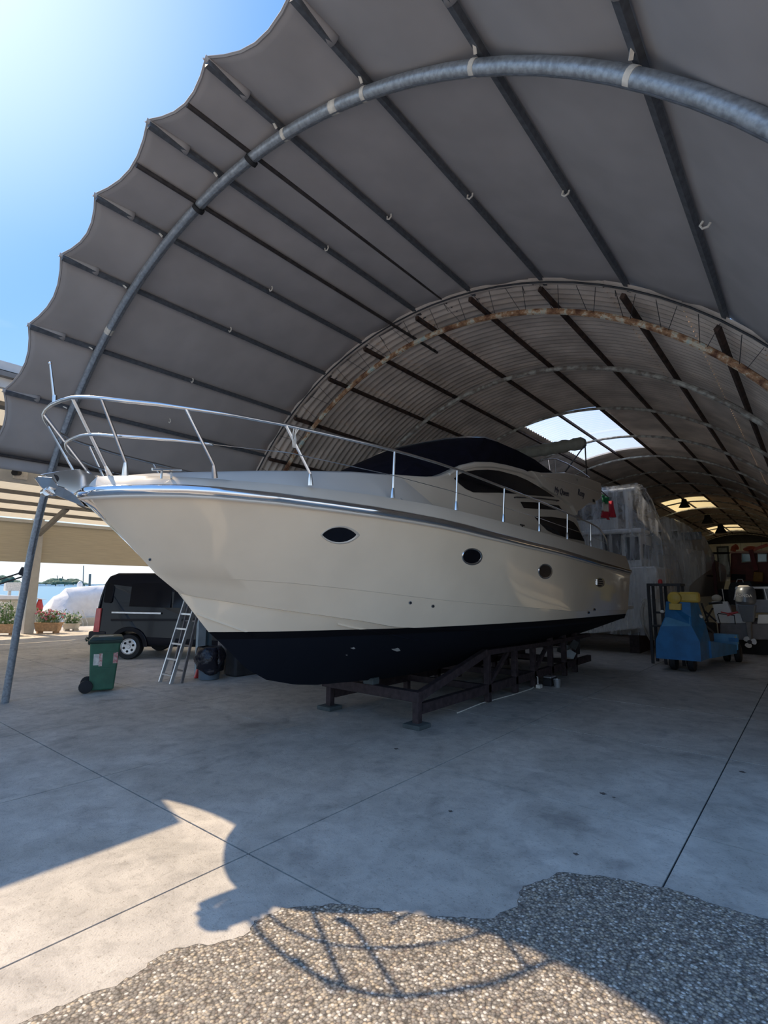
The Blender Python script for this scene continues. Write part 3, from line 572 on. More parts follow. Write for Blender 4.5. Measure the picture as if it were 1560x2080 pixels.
def catmull(l,n=6):
    P=[Vector((a,b,0)) for a,b in l]; out=[]; N=len(P)
    for i in range(N):
        p0,p1,p2,p3=P[i-1],P[i],P[(i+1)%N],P[(i+2)%N]
        for k in range(n):
            t=k/n; q=0.5*((2*p1)+(p2-p0)*t+(2*p0-5*p1+4*p2-p3)*t*t+(3*p1-p0-3*p2+p3)*t**3); out.append((q.x,q.y))
    return out
def c4(l,x):
    r=[]
    for a,b in l:
        v=onX(740+a/3.12,860+b/3.12,XB+x); r.append((v.y,v.z))
    return r
w1=c4([(567,350),(590,328),(640,305),(700,297),(780,294),(850,300),(960,330),(1030,360),(1100,400),(1150,430),(1205,467),(1130,462),(1050,455),(950,446),(850,440),(760,440),(690,438),(640,415),(600,382)],1.2)
plate(w1,1.2,0.012,'cabin_window',M_GLASS)
# raised arch frame over the long window
fr=[]
for a,b in [(540,322),(600,285),(700,262),(800,262),(900,280),(1000,305),(1100,352),(1200,420),(1240,455)]:
    v=onX(740+a/3.12,860+b/3.12,XB+1.21); fr.append(v)
for s in (1,-1):
    MB().tube([Vector((XB+s*(p.x-XB),p.y,p.z)) for p in fr],[.02,.04,.045,.045,.045,.04,.035,.025,.01],8).build('window_arch_moulding',M_CREAM,boat,smooth=True)
plate(c4([(988,497),(1080,500),(1230,520),(1255,552),(1010,537)],1.2),1.2,0.01,'side_vent_window',M_GLASS)
plate(c4([(1075,590),(1180,592),(1280,605),(1325,628),(1350,660),(1395,748),(1290,728),(1200,700),(1160,680),(1110,632)],1.2),1.2,0.012,'aft_window',M_GLASS)
# handrail above the small window, scupper mark
a=onX(1050,1010,XB+1.25); b=onX(1135,1017,XB+1.25)
MB().tube([a+Vector((-.05,0,0)),a,lerp(a,b,.5)+Vector((0,0,.015)),b,b+Vector((-.05,0,0))],0.012,6).build('grab_rail',M_DKPIPE,boat,smooth=True)
a=onX(1060,1066,XB+1.21); MB().box(a.x-.005,a.x+.01,a.y-.06,a.y+.09,a.z-.012,a.z+.006).box(a.x-.005,a.x+.01,a.y+0.0,a.y+.02,a.z-.06,a.z).build('deck_fitting',M_DKPIPE,boat)
# navy canvas over windscreen and flybridge
top=[(1.2,9.45,3.88),(1.2,8.6,3.98),(1.2,7.9,4.0),(1.18,7.3,4.0),(1.12,6.92,4.0),(0.95,6.76,4.0),(.6,6.66,4.01),(.2,6.62,4.01)]
top=top+[(-b,y,z) for b,y,z in top[::-1]]
bot=[(1.19,9.45,3.82),(1.19,8.6,3.72),(1.19,7.9,3.69),(1.19,7.3,3.64),(1.17,6.6,3.52),(1.12,5.85,3.22),(.9,5.1,3.13),(.35,4.85,3.10)]
bot=bot+[(-b,y,z) for b,y,z in bot[::-1]]
rows=[]
for q in (0,.12,.3,.5,.7,.88,1):
    rows.append([Vector((XB+lerp(b[0],t[0],q)+(0.02*math.sin(PI*q))*(1 if b[0]>0 else -1),lerp(b[1],t[1],q)-0.06*math.sin(PI*q)*(1 if t[1]<7 else 0),lerp(b[2],t[2],q))) for b,t in zip(bot,top)])
mb=MB().grid(rows)
tp=[Vector((XB+b,y,z)) for b,y,z in top]; mb.add(tp,[tuple(range(len(tp)))])
mb.build('navy_canopy_cover',M_NAVY,boat,smooth=True,ang=0.5)
MB().tube([Vector((XB+b,y,z+.012)) for b,y,z in top[3:-3]],0.014,6).build('screen_rail',M_STEEL,boat,smooth=True)
# flybridge wing
fly=[(8.3,3.72),(8.71,3.76),(9.0,3.81),(9.3,3.86),(9.9,3.97),(10.55,4.03),(11.4,4.08),(12.08,4.11),(12.11,3.97),(12.09,3.84),(11.95,3.72),(11.84,3.68),(11.15,3.52),(10.75,3.36),(10.5,3.28),(10.45,3.19),(10.2,3.35),(9.8,3.42),(9.2,3.47),(8.8,3.52)]
for s in (1,-1): MB().prism(YZ(fly,XB+s*1.27),(-s*.14,0,0)).build('flybridge_wing',M_CREAM,boat,bev=0.02)
MB().box(XB-1.15,XB+1.15,9.2,11.9,3.62,3.7).build('flybridge_floor',M_CREAM,boat,bev=0.02)
MB().box(XB-1.15,XB+1.15,11.9,12.02,3.62,4.05).build('flybridge_coaming',M_CREAM,boat,bev=0.02)
for pp in (((1100,966),(1225,1004)),((1108,975),(1160,1000))):
    pl=[onX(lerp(pp[0][0],pp[1][0],k/6),lerp(pp[0][1],pp[1][1],k/6)-2.5*math.sin(PI*k/6),XB+1.27) for k in range(7)]
    for s in (1,-1): MB().tube([Vector((XB+s*(p.x-XB),p.y,p.z)) for p in pl],0.014,6).build('wing_moulding',M_CREAM,boat,smooth=True)
# name lettering on the wing (dark script, hardly legible)
def text(body,loc,rot,size,m,parent,name,ext=0.003,italic=0.0,space=1.0):
    cu=bpy.data.curves.new(name,'FONT'); cu.body=body; cu.size=size; cu.extrude=ext; cu.shear=italic; cu.space_character=space; cu.align_x='CENTER'; cu.align_y='CENTER'; cu.resolution_u=3
    tmp=bpy.data.objects.new('tmp',cu); COL.objects.link(tmp); dg=bpy.context.evaluated_depsgraph_get(); me=bpy.data.meshes.new_from_object(tmp.evaluated_get(dg)); bpy.data.objects.remove(tmp)
    me.materials.clear(); me.materials.append(m); me.name=name
    ob=bpy.data.objects.new(name,me); COL.objects.link(ob); ob.parent=parent; ob.location=Vector(loc)-OFF[parent.name]; ob.rotation_euler=rot; OFF[ob.name]=Vector(loc); return ob
M_INK=mat('dark_lettering',(0.03,0.03,0.05),0.5)
v=onX(1141,999,XB+1.275); text('My Queen',v,(PI/2-0.0,0,PI/2),0.17,M_INK,boat,'name_lettering',italic=0.4).rotation_euler=(PI/2,-0.03,PI/2)
v=onX(1180,1002,XB+1.275); text('Rosy',v,(PI/2,0,PI/2),0.2,M_INK,boat,'name_lettering',italic=0.4)
v=onX(1172,974,XB+1.272); MB().ell(v,0.01,.035,.035).build('nav_light',M_CHROME,boat,smooth=True)
v=onX(1206,1017,XB+1.275); MB().box(v.x-.004,v.x+.006,v.y-.06,v.y+.06,v.z-.03,v.z+.03).build('wing_vent',M_BLACK,boat)
# bimini roll and struts
xe=XB+1.05; e=onX(1189,899,xe)
rows=[]
for i in range(25):
    u=i/24; x=lerp(xe,XB-1.05,u); r=0.14+0.01*math.sin(u*31)+0.012*math.sin(u*57+1)
    if i==0: r=0.085
    rows.append([Vector((x,e.y+r*1.05*math.cos(t)+.004*math.sin(t*5+i),e.z+r*math.sin(t)-0.02*u)) for t in [2*PI*k/14 for k in range(15)]])
mb=MB().grid(rows); mb.add(rows[0][:-1],[tuple(range(14))]); mb.add(rows[-1][:-1],[tuple(range(14))])
mb.build('rolled_bimini',M_OLIVE,boat,smooth=True,ang=1.2)
for s in (1,-1):
    for (px,py) in ((1143,966),(1148,958),(1192,969)):
        f=onX(px,py,XB+1.17); MB().tube([Vector((XB+s*1.04,e.y,e.z-.05)),Vector((XB+s*1.17,f.y,f.z))],0.014,6).build('bimini_strut',M_DKPIPE,boat,smooth=True)
# flybridge rail
for s in (1,-1):
    P=[onX(px,py,XB+1.17) for px,py in ((1100,934),(1127,932),(1150,941),(1180,958),(1197,970))]
    MB().tube([Vector((XB+s*1.17,p.y,p.z)) for p in P],0.013,6).build('flybridge_rail',M_STEEL,boat,smooth=True)
    for a,b in (((1127,932),(1129,961)),((1113,932),(1117,955))):
        p=onX(*a,XB+1.17); q=onX(*b,XB+1.17); MB().tube([Vector((XB+s*1.17,p.y,p.z)),Vector((XB+s*1.17,q.y,q.z))],0.012,6).build('rail_post',M_STEEL,boat,smooth=True)
# seat back / console on the fly
MB().box(XB-.8,XB+.2,9.4,9.8,3.7,4.12).build('helm_seat',M_CREAM,boat,bev=0.04)
# guard rails
Tl=[(1.5,0.0,3.246),(1.51,0.16,3.247),(1.535,0.304,3.246),(1.58,0.43,3.236),(1.66,0.564,3.218),(1.8,0.704,3.202),(2.0,0.862,3.195),(2.5,1.083,3.198),(3.0,1.216,3.205),(3.5,1.314,3.205),(4.0,1.4,3.206),(4.5,1.46,3.205),(5.0,1.52,3.192),(5.5,1.55,3.178),(6.0,1.58,3.151),(6.5,1.61,3.122),(7.0,1.618,3.102),(7.5,1.625,3.082),(8.0,1.633,3.06),(8.5,1.64,3.035),(9.0,1.64,3.01),(9.5,1.64,2.987),(10.0,1.64,2.965),(10.4,1.64,2.93),(10.57,1.64,2.9),(10.9,1.64,2.78),(11.1,1.64,2.52)]
Ml=[(1.67,0.0,2.985),(1.68,0.12,2.99),(1.7,0.211,2.992),(1.75,0.336,2.984),(1.83,0.464,2.968),(1.97,0.63,2.956),(2.17,0.788,2.952),(2.45,0.93,2.952)]
def railcurve(tab,r,name,mm,n=80):
    a=[ln(tab,i/n,1.5) for i in range(n+1)]
    MB().tube([W3(p,-1) for p in a[::-1]]+[W3(p,1) for p in a[1:]],r,8).build(name,mm,boat,smooth=True,ang=2)
railcurve(Tl,0.0165,'top_rail',M_STEEL); railcurve(Ml,0.013,'mid_rail',M_STEEL,30)
Ta=np.array(Tl); Ma=np.array(Ml)
# guard wire aft of the mid rail
wl=[(2.45,0.93,2.952),(3.05,1.22,2.955),(4.25,1.43,2.93),(5.3,1.53,2.90),(6.5,1.59,2.85),(7.7,1.61,2.82),(8.9,1.62,2.77),(10.1,1.62,2.73),(11.0,1.63,2.65)]
for s in (1,-1): MB().tube([W3(p,s) for p in wl],0.004,5).build('guard_wire',M_STEEL,boat,smooth=True)
def post(foot,bend,top,r=0.014):
    # foot/bend/top as (y,b,z)
    for s in (1,-1):
        P=[W3(foot,s)]+([W3(bend,s)] if bend else [])+[W3(top,s)]
        MB().tube(P,r,8).build('stanchion',M_STEEL,boat,smooth=True)
        f=W3(foot,s); d=(P[1]-P[0]).normalized(); MB().tube([f-d*.01,f+d*.06,f+d*.10],[.028,.022,r],8).build('stanchion_foot',M_STEEL,boat,smooth=True)
def fy(px,py,b): v=onX(px,py,XB+b); return (v.y,b,v.z)
def tp(y): return (y,float(np.interp(y,Ta[:,0],Ta[:,1])),float(np.interp(y,Ta[:,0],Ta[:,2])))
post(fy(254,964,.47),fy(255,938,.49),tp(1.66)); post(fy(436,968,.95),fy(434,944,.98),tp(2.17)); post(fy(630,984,1.22),fy(630,962,1.23),tp(3.0))
for px,pf,b in ((797,1010,1.41),(926,1035,1.52),(1022,1059,1.58),(1095,1078,1.61),(1152,1094,1.62),(1200,1109,1.63)):
    f=fy(px,pf,b); t=tp(f[0]); post(f,None,t)
post((1.95,0.16,2.69),None,tp(1.54))
# knot of lines on the rail
k0=onX(597,868,XB+1.24)
mb=MB()
for q in range(3):
    mb.tube([k0+Vector((0.01*q,0.02*q,-.01)),k0+Vector((-.01,.03*math.sin(q),-.06)),k0+Vector((.01,-.02+.02*q,-.12)),k0+Vector((0,.01*q,-.19))],0.006,5)
mb.build('tied_line',M_TAPE,boat,smooth=True)
# jackstaff
a=onX(111,815,XB); b=onX(102,738,XB); MB().tube([a,b],[.014,.009],8).build('jackstaff',M_STEEL,boat,smooth=True)
MB().ell(b,.014,.014,.014).build('staff_cap',M_CHROME,boat,smooth=True); MB().tube([a+Vector((0,0,-.02)),a+Vector((0,-.003,.05))],.019,8).build('staff_clamp',M_STEEL,boat,smooth=True)
# bow roller channel + plough anchor, all on the centreline
def cl(px,py,dx=0): return onX(px,py,XB+dx)
mb=MB()
for s in (1,-1):   # two cheek plates of the roller
    c=[(81,964),(120,957),(162,952.7),(170,958),(198,968),(189,981),(167,990),(149,1004),(118,987),(106,971)]
    mb.prism([cl(x,y,s*.055) for x,y in c],(s*.008,0,0))
mb.build('bow_roller',M_CHROME,boat,bev=0.003)
MB().prism([cl(x,y,-.05) for x,y in ((108,966),(150,1000),(168,992),(196,975),(190,968))],(.10,0,0)).build('roller_tray',M_CHROME,boat,bev=0.004)
MB().tube([cl(110,972,-.06),cl(110,972,.06)],.035,12).build('roller_wheel',M_BLACK,boat,smooth=True)
# anchor shank and fluke
MB().prism([cl(x,y,-.014) for x,y in ((112,962),(160,985),(156,992),(128,982),(104,972))],(.028,0,0)).build('anchor_shank',M_CHROME,boat,bev=0.003)
up_=[(77,968,.05),(105,970.6,.13),(116,987,.15),(131,992,.14),(148,1003,.10),(159,1014,.06),(172,1029,.004)]
lo_=[(71,972,.004),(81,986,.006),(94.6,999,.008),(111,1004.6,.008),(126,1011,.006),(141,1017,.005),(173.6,1030,.002)]
for s_ in (1,-1):
    A=[cl(x,y,d) for x,y,d in up_]; B=[cl(x,y,d) for x,y,d in lo_]
    if s_<0: A=[Vector((2*XB-p.x,p.y,p.z)) for p in A]; B=[Vector((2*XB-p.x,p.y,p.z)) for p in B]
    MB().grid([A,B]).build('anchor_fluke',M_CHROME,boat,solid=0.008)
MB().prism([cl(x,y,.04) for x,y in ((93,995),(100,987),(106,996),(111,1005),(104,1003))],(.03,0,0)).build('fluke_lug',M_CHROME,boat,bev=.003)
MB().tube([cl(95,990),cl(100,1000),cl(106,1004),cl(112,1003)],.02,8).build('anchor_ballast',M_CHROME,boat,smooth=True)
MB().lathe(cl(92,1000),(1,0,0),[(.0,-.03),(.03,-.03),(.03,.03),(.0,.03)],14).build('anchor_swivel',M_CHROME,boat,smooth=True)
# chrome stem plate
sp=[(1.80,0,2.50),(1.92,0,2.43),(2.0,0,2.34)]
MB().tube([W3(p)+Vector((0,-.006,0)) for p in sp],[.03,.022,.008],8).build('stem_plate',M_CHROME,boat,smooth=True)
# cleats
for s in (1,-1):
    a=onX(309,953,XB+.66); b=onX(368,954,XB+.66); f1=onX(328,965,XB+.66); f2=onX(348,965,XB+.66)
    mb=MB().tube([Vector((XB+s*.66,p.y,p.z)) for p in (a,b)],.013,8)
    for f in (f1,f2): mb.tube([Vector((XB+s*.66,f.y,f.z-.03)),Vector((XB+s*.66,f.y,a.z))],.011,6)
    mb.build('mooring_cleat',M_STEEL,boat,smooth=True)
# portholes
def ring_on_hull(c,rx,ry,lens=1.0,n=28,off=0.0):
    out=[]
    for k in range(n):
        t=2*PI*k/n; x=math.cos(t); y=math.sin(t); y=math.copysign(abs(y)**lens,y)*(1 if lens==1 else 1)
        l,nn=on_hull(c[0]+rx*x,c[1]+ry*y*(1-0.35*abs(x)**3 if lens!=1 else 1)); out.append(l+nn*off)
    return out
for c,rx,ry,ln_,nm in (((689,1086),34,15,1.15,'oval'),((958,1130),18,14,1,'r'),((1107,1160),12.5,12.5,1,'r')):
    inn=ring_on_hull(c,rx,ry,ln_,off=.004); ino=ring_on_hull(c,rx*1.07,ry*1.12,ln_,off=.012); out=ring_on_hull((c[0]+rx*.06,c[1]+ry*.05),rx*1.17,ry*1.25,ln_,off=.001)
    MB().add(inn,[tuple(range(len(inn)))]).build('porthole_glass',M_GLASS,boat)
    mb=MB(); mb.grid([inn+[inn[0]],ino+[ino[0]],out+[out[0]]]); mb.build('porthole_rim',M_STEEL if nm=='r' else M_CREAM,boat,smooth=True,ang=1)
c=(1218,1183); inn=ring_on_hull(c,7,8,1,off=.004); out=ring_on_hull(c,9.5,10,1,off=.008)
MB().add(inn,[tuple(range(len(inn)))]).build('vent_back',M_BLACK,boat); MB().grid([inn+[inn[0]],out+[out[0]]]).build('vent_rim',M_STEEL,boat)
for dy in (-4,0,4):
    l1,nn=on_hull(1211,1182+dy); l2,_=on_hull(1225,1184+dy); MB().beam(l1+nn*.012,l2+nn*.012,.02,.022).build('vent_slat',M_STEEL,boat)
for q,r in (((833,1224),3.4),((879,1231),3.4),((305,1136),3.0),((1207,1238),3),((1195,1244),3)):
    rr=ring_on_hull(q,r,r,1,14,off=.006); r2=ring_on_hull(q,r*.55,r*.6,1,14,off=.008)
    MB().grid([rr+[rr[0]],r2+[r2[0]]]).add(rr,[tuple(range(14))]).build('drain_fitting',M_STEEL,boat,smooth=True)
    MB().add([p+Vector((0.003,0,0)) for p in r2],[tuple(range(14))]).build('drain_hole',M_BLACK,boat)
# chips in the antifouling
for (px,py,w) in ((717,1316,6),(805,1319,11),(704,1330,2.5)):
    l,nn=on_hull(px,py); P=[on_hull(px+w*math.cos(t)*(1 if k%2 else .6),py+w*.35*math.sin(t)*(1 if k%3 else .5))[0]+nn*.004 for k,t in enumerate([2*PI*i/9 for i in range(9)])]
    MB().add(P,[tuple(range(9))]).build('paint_chip',mat('chipped_primer',(0.4,0.4,0.38),0.8),boat)
# swim platform, shafts, props, rudders
MB().box(XB-1.55,XB+1.6,12.1,12.9,1.30,1.38).build('swim_platform',M_CREAM,boat,bev=.02)
for s in (1,-1):
    x=XB+s*.75
    MB().tube([(x,8.9,.75),(x,11.0,.55)],.025,8).build('propeller_shaft',M_STEEL,boat,smooth=True)
    mb=MB().lathe((x,11.0,.55),(0,1,-.05),[(.05,-.08),(.06,0),(.02,.1)],12)
    for k in range(4):
        t=k*PI/2+.4; u=Vector((math.cos(t),0,math.sin(t))); w_=Vector((-math.sin(t),.5,math.cos(t)))
        P=[Vector((x,11.0,.55))+u*(.05+.2*a)+w_*(.11*math.sin(PI*min(1,a*.9+.1))*b) for a,b in ((0,-.5),(.5,-1),(1,-.6),(1.05,.3),(.6,1),(0,.5))]
        mb.prism(P,(0,.012,0))
    mb.build('propeller',mat('dull_bronze',(0.16,0.17,0.17),0.5,0.6),boat,smooth=True)
    MB().prism([(x-.015,11.3,1.0),(x-.015,11.75,1.0),(x-.015,11.68,.35),(x-.015,11.38,.35)],(.03,0,0)).build('rudder',M_DGREY,boat,bev=.008)
    MB().prism([(x-.03,10.5,.9),(x-.03,10.75,.9),(x-.03,10.85,.55),(x-.03,10.75,.52)],(.06,0,0)).build('shaft_strut',M_DGREY,boat)
# stern flag
fp=onX(1212,993,XB+1.1); fe=onX(1237,1012,XB+1.1)
MB().tube([fp+Vector((0,-.1,.08)),fe],.012,6).build('flag_staff',M_BLACK,boat,smooth=True)
def flagp(x0,y0,x1,y1,X=XB+1.1): return onX(x0,y0,X),onX(x1,y1,X)
fx=XB+1.15
def band(q,name,m,ph=0):
    tl,tr_,bl,br=[onX(a,b,fx) for a,b in q]; rows=[]
    for i in range(5):
        rows.append([lerp(lerp(tl,bl,i/4),lerp(tr_,br,i/4),k/8)+Vector((.05*math.sin(k*1.3+ph+i*.3),0,0)) for k in range(9)])
    MB().grid(rows).build(name,m,boat,smooth=True,solid=.003)
band([(1222,1005),(1237,1012),(1222,1020),(1236,1025)],'flag_green',M_FLG); band([(1222,1020),(1236,1025),(1221,1037),(1238,1041)],'flag_white',M_FLW,.5); band([(1221,1037),(1238,1041),(1220,1049),(1239,1056)],'flag_red',M_FLR,1)
band([(1239,1018),(1244,1017),(1239,1050),(1248,1051)],'flag_fold',M_FLR,2)
# ================================================================== CRADLE
crd=thing('boat_cradle','dark brown steel boat cradle with diagonal braces under the yacht keel','cradle',(XB,8,0))
def cb(a,b,w=.11,h=.11,nm='beam'): MB().beam(a,b,w,h).build(nm,M_CRADLE,crd,bev=.006)
XL,XR=-5.6,-4.05
cb((XL-.12,5.64,.375),(XR+.06,5.64,.375),.12,.13,'front_beam')
for x in (XL,XR):
    cb((x,5.64,.05),(x,5.64,.33),.09,.09,'leg'); MB().box(x-.13,x+.13,5.5,5.76,0,.055).build('foot_pad',M_PAD,crd,bev=.01)
    cb((x,5.7,.22),(x,12.2,.22),.09,.13,'side_rail')
    cb((x,5.7,.38),(x,7.45,.76),.09,.11,'diagonal_brace')
    cb((x,7.4,.76),(x,9.4,.72),.10,.08,'top_rail')
    for y in (7.5,8.45,9.2,10.0,10.7,11.3): cb((x,y,.02),(x,y,.74 if y<9.3 else .84),.09,.09,'upright')
    cb((x,9.4,.72),(x,12.2,.72),.1,.08,'rear_rail')
    for y in (7.9,9.6): cb((x,y-.35,.28),(x,y+.3,.7),.06,.06,'small_brace')
for y in (7.5,9.2,11.3): cb((XL,y,.22),(XR,y,.22),.09,.1,'cross_beam')
for y in (8.0,10.2): cb((XB-.5,y,.40),(XB+.5,y,.40),.14,.09,'keel_chock')
MB().box(XB-.09,XB+.09,5.58,5.72,.44,.53).build('bow_chock',M_PAD,crd,bev=.01)
# stuff on the floor beside the cradle
t=thing('water_pump','small dark pump with a silver lid beside the cradle','pump',(-3.9,9.6,0))
MB().box(-3.99,-3.83,9.45,9.75,0,.14).build('pump_body',M_BLACK,t,bev=.02); MB().box(-3.98,-3.84,9.47,9.7,.14,.165).build('pump_lid',M_ALU,t,bev=.006)
tag(MB().lathe((-3.74,9.5,0),(0,0,1),[(.05,0),(.055,.01),(.065,.13),(.06,.135),(.055,.02)],16).build('tin_can',M_ALU,smooth=True),'pale paint tin standing right of the small pump on the floor','tin')
t=thing('socket_post','small pale bent pipe stub standing on the floor by the cradle','pipe',(-4.2,9.2,0))
MB().tube([(-3.97,9.2,.02),(-3.97,9.2,.18),(-3.99,9.2,.19)],.008,6).build('pipe',M_TAPE,t); MB().box(-3.99,-3.91,9.14,9.26,0,.06).build('pipe_base',M_TAPE,t,bev=.01)
tag(MB().tube([(-4.1,9.4,.01),(-4.0,9.0,.01),(-4.02,8.3,.01),(-4.1,7.4,.01),(-4.05,6.6,.01)],.008,6).build('hose',M_TAPE,smooth=True),'thin pale hose lying along the floor beside the cradle','hose')
# ================================================================== LEFT SIDE: carport, quay, boats, van
cp=thing('carport','long cream panelled carport with ribbed fascia along the quay','building',(-22.3,6.85,0))
def cz(x): return 5.25-0.09*(abs(x)-10.2)
xs=[-10.2-1.34*k for k in range(10)]
for k in range(9):
    x0,x1=xs[k],xs[k+1]
    MB().hexa([(x0,2.0,cz(x0)),(x1+.05,2.0,cz(x1)),(x1+.05,40,cz(x1)),(x0,40,cz(x0)),(x0,2.0,cz(x0)+.05),(x1+.05,2.0,cz(x1)+.05),(x1+.05,40,cz(x1)+.05),(x0,40,cz(x0)+.05)]).build('roof_panel',M_CPAN,cp)
    xm=x0-.02; MB().box(xm-.14,xm+.14,2.0,40,cz(xm)-.085,cz(xm)-.002).build('roof_beam',M_CBEAM,cp)
MB().box(-10.3,-10.2,2.0,40,5.0,5.45).build('edge_trim',M_LBEAM,cp)
MB().box(-16.2,-16.0,2.0,40,4.42,4.75).build('gutter_beam',M_LBEAM,cp)
MB().box(-22.45,-22.3,-4,40,2.57,4.13).build('fascia',M_CFAS,cp)
MB().box(-22.3,-22.22,-4,40,4.0,4.1).build('fascia_rail',M_LBEAM,cp)
for y in (6.86,18.0,29.0): 
    MB().box(-22.42,-22.12,y-.16,y+.16,0,4.3).build('pillar',M_LBEAM,cp,bev=.01)
    MB().beam((-22.1,y,3.6),(-19.6,y,4.35),.12,.16).build('knee_brace',M_CBEAM,cp)
# out-of-frame wing of the same roof that shades the forecourt left of the tent
MB().prism([(-7.9,-14,4.7),(-7.9,1.78,4.7),(-9.0,2.05,4.7),(-10.4,2.4,4.7),(-22,2.4,4.7),(-22,-14,4.7)],(0,0,.1)).build('roof_wing',M_LBEAM,cp)
for y in (-13,-5): MB().box(-9.3,-9.1,y-.1,y+.1,0,4.7).build('pillar',M_LBEAM,cp)
v=onX(38,961,-15.97)
t=thing('security_camera','small black bullet security camera on a cream box under carport beam','camera',v)
MB().box(-16.0,-15.92,v.y-.12,v.y+.2,v.z-.16,v.z+.16).build('mount_box',M_TAPE,t,bev=.01)
MB().lathe(v+Vector((.06,-.02,0)),(.8,-.5,-.2),[(.03,-.02),(.075,0),(.075,.3),(.06,.31)],16).build('camera_barrel',M_BLACK,t,smooth=True)
# quay-side planters
def planter(px,py,wpx,label,flowers,hh=.3,mm=None):
    a=onZ(px-wpx/2,py,0); b=onZ(px+wpx/2,py,0); c=(a+b)/2; L=(b-a).length
    t=thing('planter',label,'planter',(c.x,c.y,0),'flower planters along the quay')
    d=(b-a).normalized(); nrm=Vector((-d.y,d.x,0)); w=.18
    def ringp(l,ww,z): return [c+d*l+nrm*ww+Vector((0,0,z)),c-d*l+nrm*ww+Vector((0,0,z)),c-d*l-nrm*ww+Vector((0,0,z)),c+d*l-nrm*ww+Vector((0,0,z))]
    p=ringp(L/2*.86,w*.8,.07)+ringp(L/2,w,hh+.07); MB().hexa(p).build('trough',mm or M_TERRA,t,bev=.02)
    for s in (1,-1): q=c+d*s*L*.33; MB().box(q.x-.1,q.x+.1,q.y-.08,q.y+.08,0,.075).build('foot',mm or M_TERRA,t)
    rim=ringp(L/2+.02,w+.02,hh+.04)+ringp(L/2+.02,w+.02,hh+.085); MB().hexa(rim).build('rim',mm or M_TERRA,t,bev=.01)
    f=MB(); g2=MB()
    for k in range(170):
        q=c+d*random.uniform(-.46,.46)*L+nrm*random.uniform(-.14,.14); h=random.uniform(.05,flowers[0]); z=hh+.08
        top=q+Vector((random.uniform(-.15,.15),random.uniform(-.15,.15),z+h)); s=random.uniform(.04,.09); u=Vector((random.uniform(-1,1),random.uniform(-1,1),random.uniform(-.3,1))).normalized(); v_=u.cross(Vector((0,0,1))).normalized()*.4
        f.add([top,top+(u+v_)*s,top+u*s*2,top+(u-v_)*s],[(0,1,2,3)]); f.tube([q+Vector((0,0,z)),top],.004,3,caps=False)
        if k%4==0: g2.k=k%2 if flowers[1] else 1; g2.ell(top,.045,.045,.035,6,4)
    o=f.build('foliage',M_LEAF,t,norm=False); o['kind']='stuff'
    o=g2.build('flowers',[M_PINK,M_YEL] if flowers[1]==1 else [M_WHITE,M_WHITE],t); o['kind']='stuff'
planter(8,1290,50,'terracotta trough with tall green plants, leftmost at the frame edge',(.75,0))
planter(97,1286,50,'terracotta trough of pink and yellow flowers beside the carport pillar',(.45,1))
planter(144,1281,28,'small pale trough with white blossom near the parked black van',(.35,0),.2,M_CTARP)
# sea and far shore
tag(MB().box(-2600,-24.7,-2600,4200,-3,-1.1).build('lagoon',M_WATER),'blue lagoon water stretching to the far shore','water'); bpy.data.objects['lagoon']['kind']='structure'
sh=MB(); rndm=random.Random(3)
def far(px,py,D):  # horizontal distance D along sight line
    d=ray(px,py); h=math.hypot(d.x,d.y); return Vector((d.x*D/h,d.y*D/h,d.z*D/h+CZ))
D0=1500
for i in range(700):
    px=rndm.uniform(-120,235); b=far(px,1189,D0); t_=0.55+0.45*math.sin(px*.05+1.2)+0.3*math.sin(px*.13); hgt=max(8,15*t_*rndm.uniform(.7,1.15))
    if px>150: hgt*=.6
    sh.ell((b.x+rndm.uniform(-30,30),b.y,-1+hgt*.5),rndm.uniform(6,15),rndm.uniform(6,15),hgt*.62,8,5,.12)
o=sh.build('treeline',M_TREE,smooth=True); tag(o,'low green wooded far shore across the lagoon','trees'); o['kind']='stuff'
wh=MB()
for i in range(60):
    b=far(rndm.uniform(-60,225),1189,D0-60); wh.box(b.x-4,b.x+4,b.y-4,b.y+4,-1.1,-1.1+rndm.uniform(2,5))
o=wh.build('shore_boats',M_WHITE); tag(o,'tiny white boats and sheds along the far shore','boats'); o['kind']='stuff'
for k,(px,py,lab) in enumerate(((119,1172,'thin crane jib leaning left above the far trees'),(125,1174,'second thin crane leaning right above the far trees'))):
    b=far(px,1186,D0+30); a=far(px-3 if k==0 else px+2,py-3,D0+30); t=thing('harbour_crane',lab,'crane',(b.x,b.y,-1)); MB().beam((b.x,b.y,-1),b,2,2).build('mast',M_DGREY,t); MB().beam(b,a,1.5,1.5).build('jib',M_DGREY,t)
for px,top,lab,w in ((170,1149,'tall thin pole rising from the lagoon beyond boats',.12),(183,1166,'shorter dark navigation post beyond the white tarped boat',.3)):
    b=far(px,1187,160); a=far(px,top,160); tag(MB().tube([(b.x,b.y,-1.1),a],w,6).build('mooring_pole',M_CBEAM),lab,'pole')
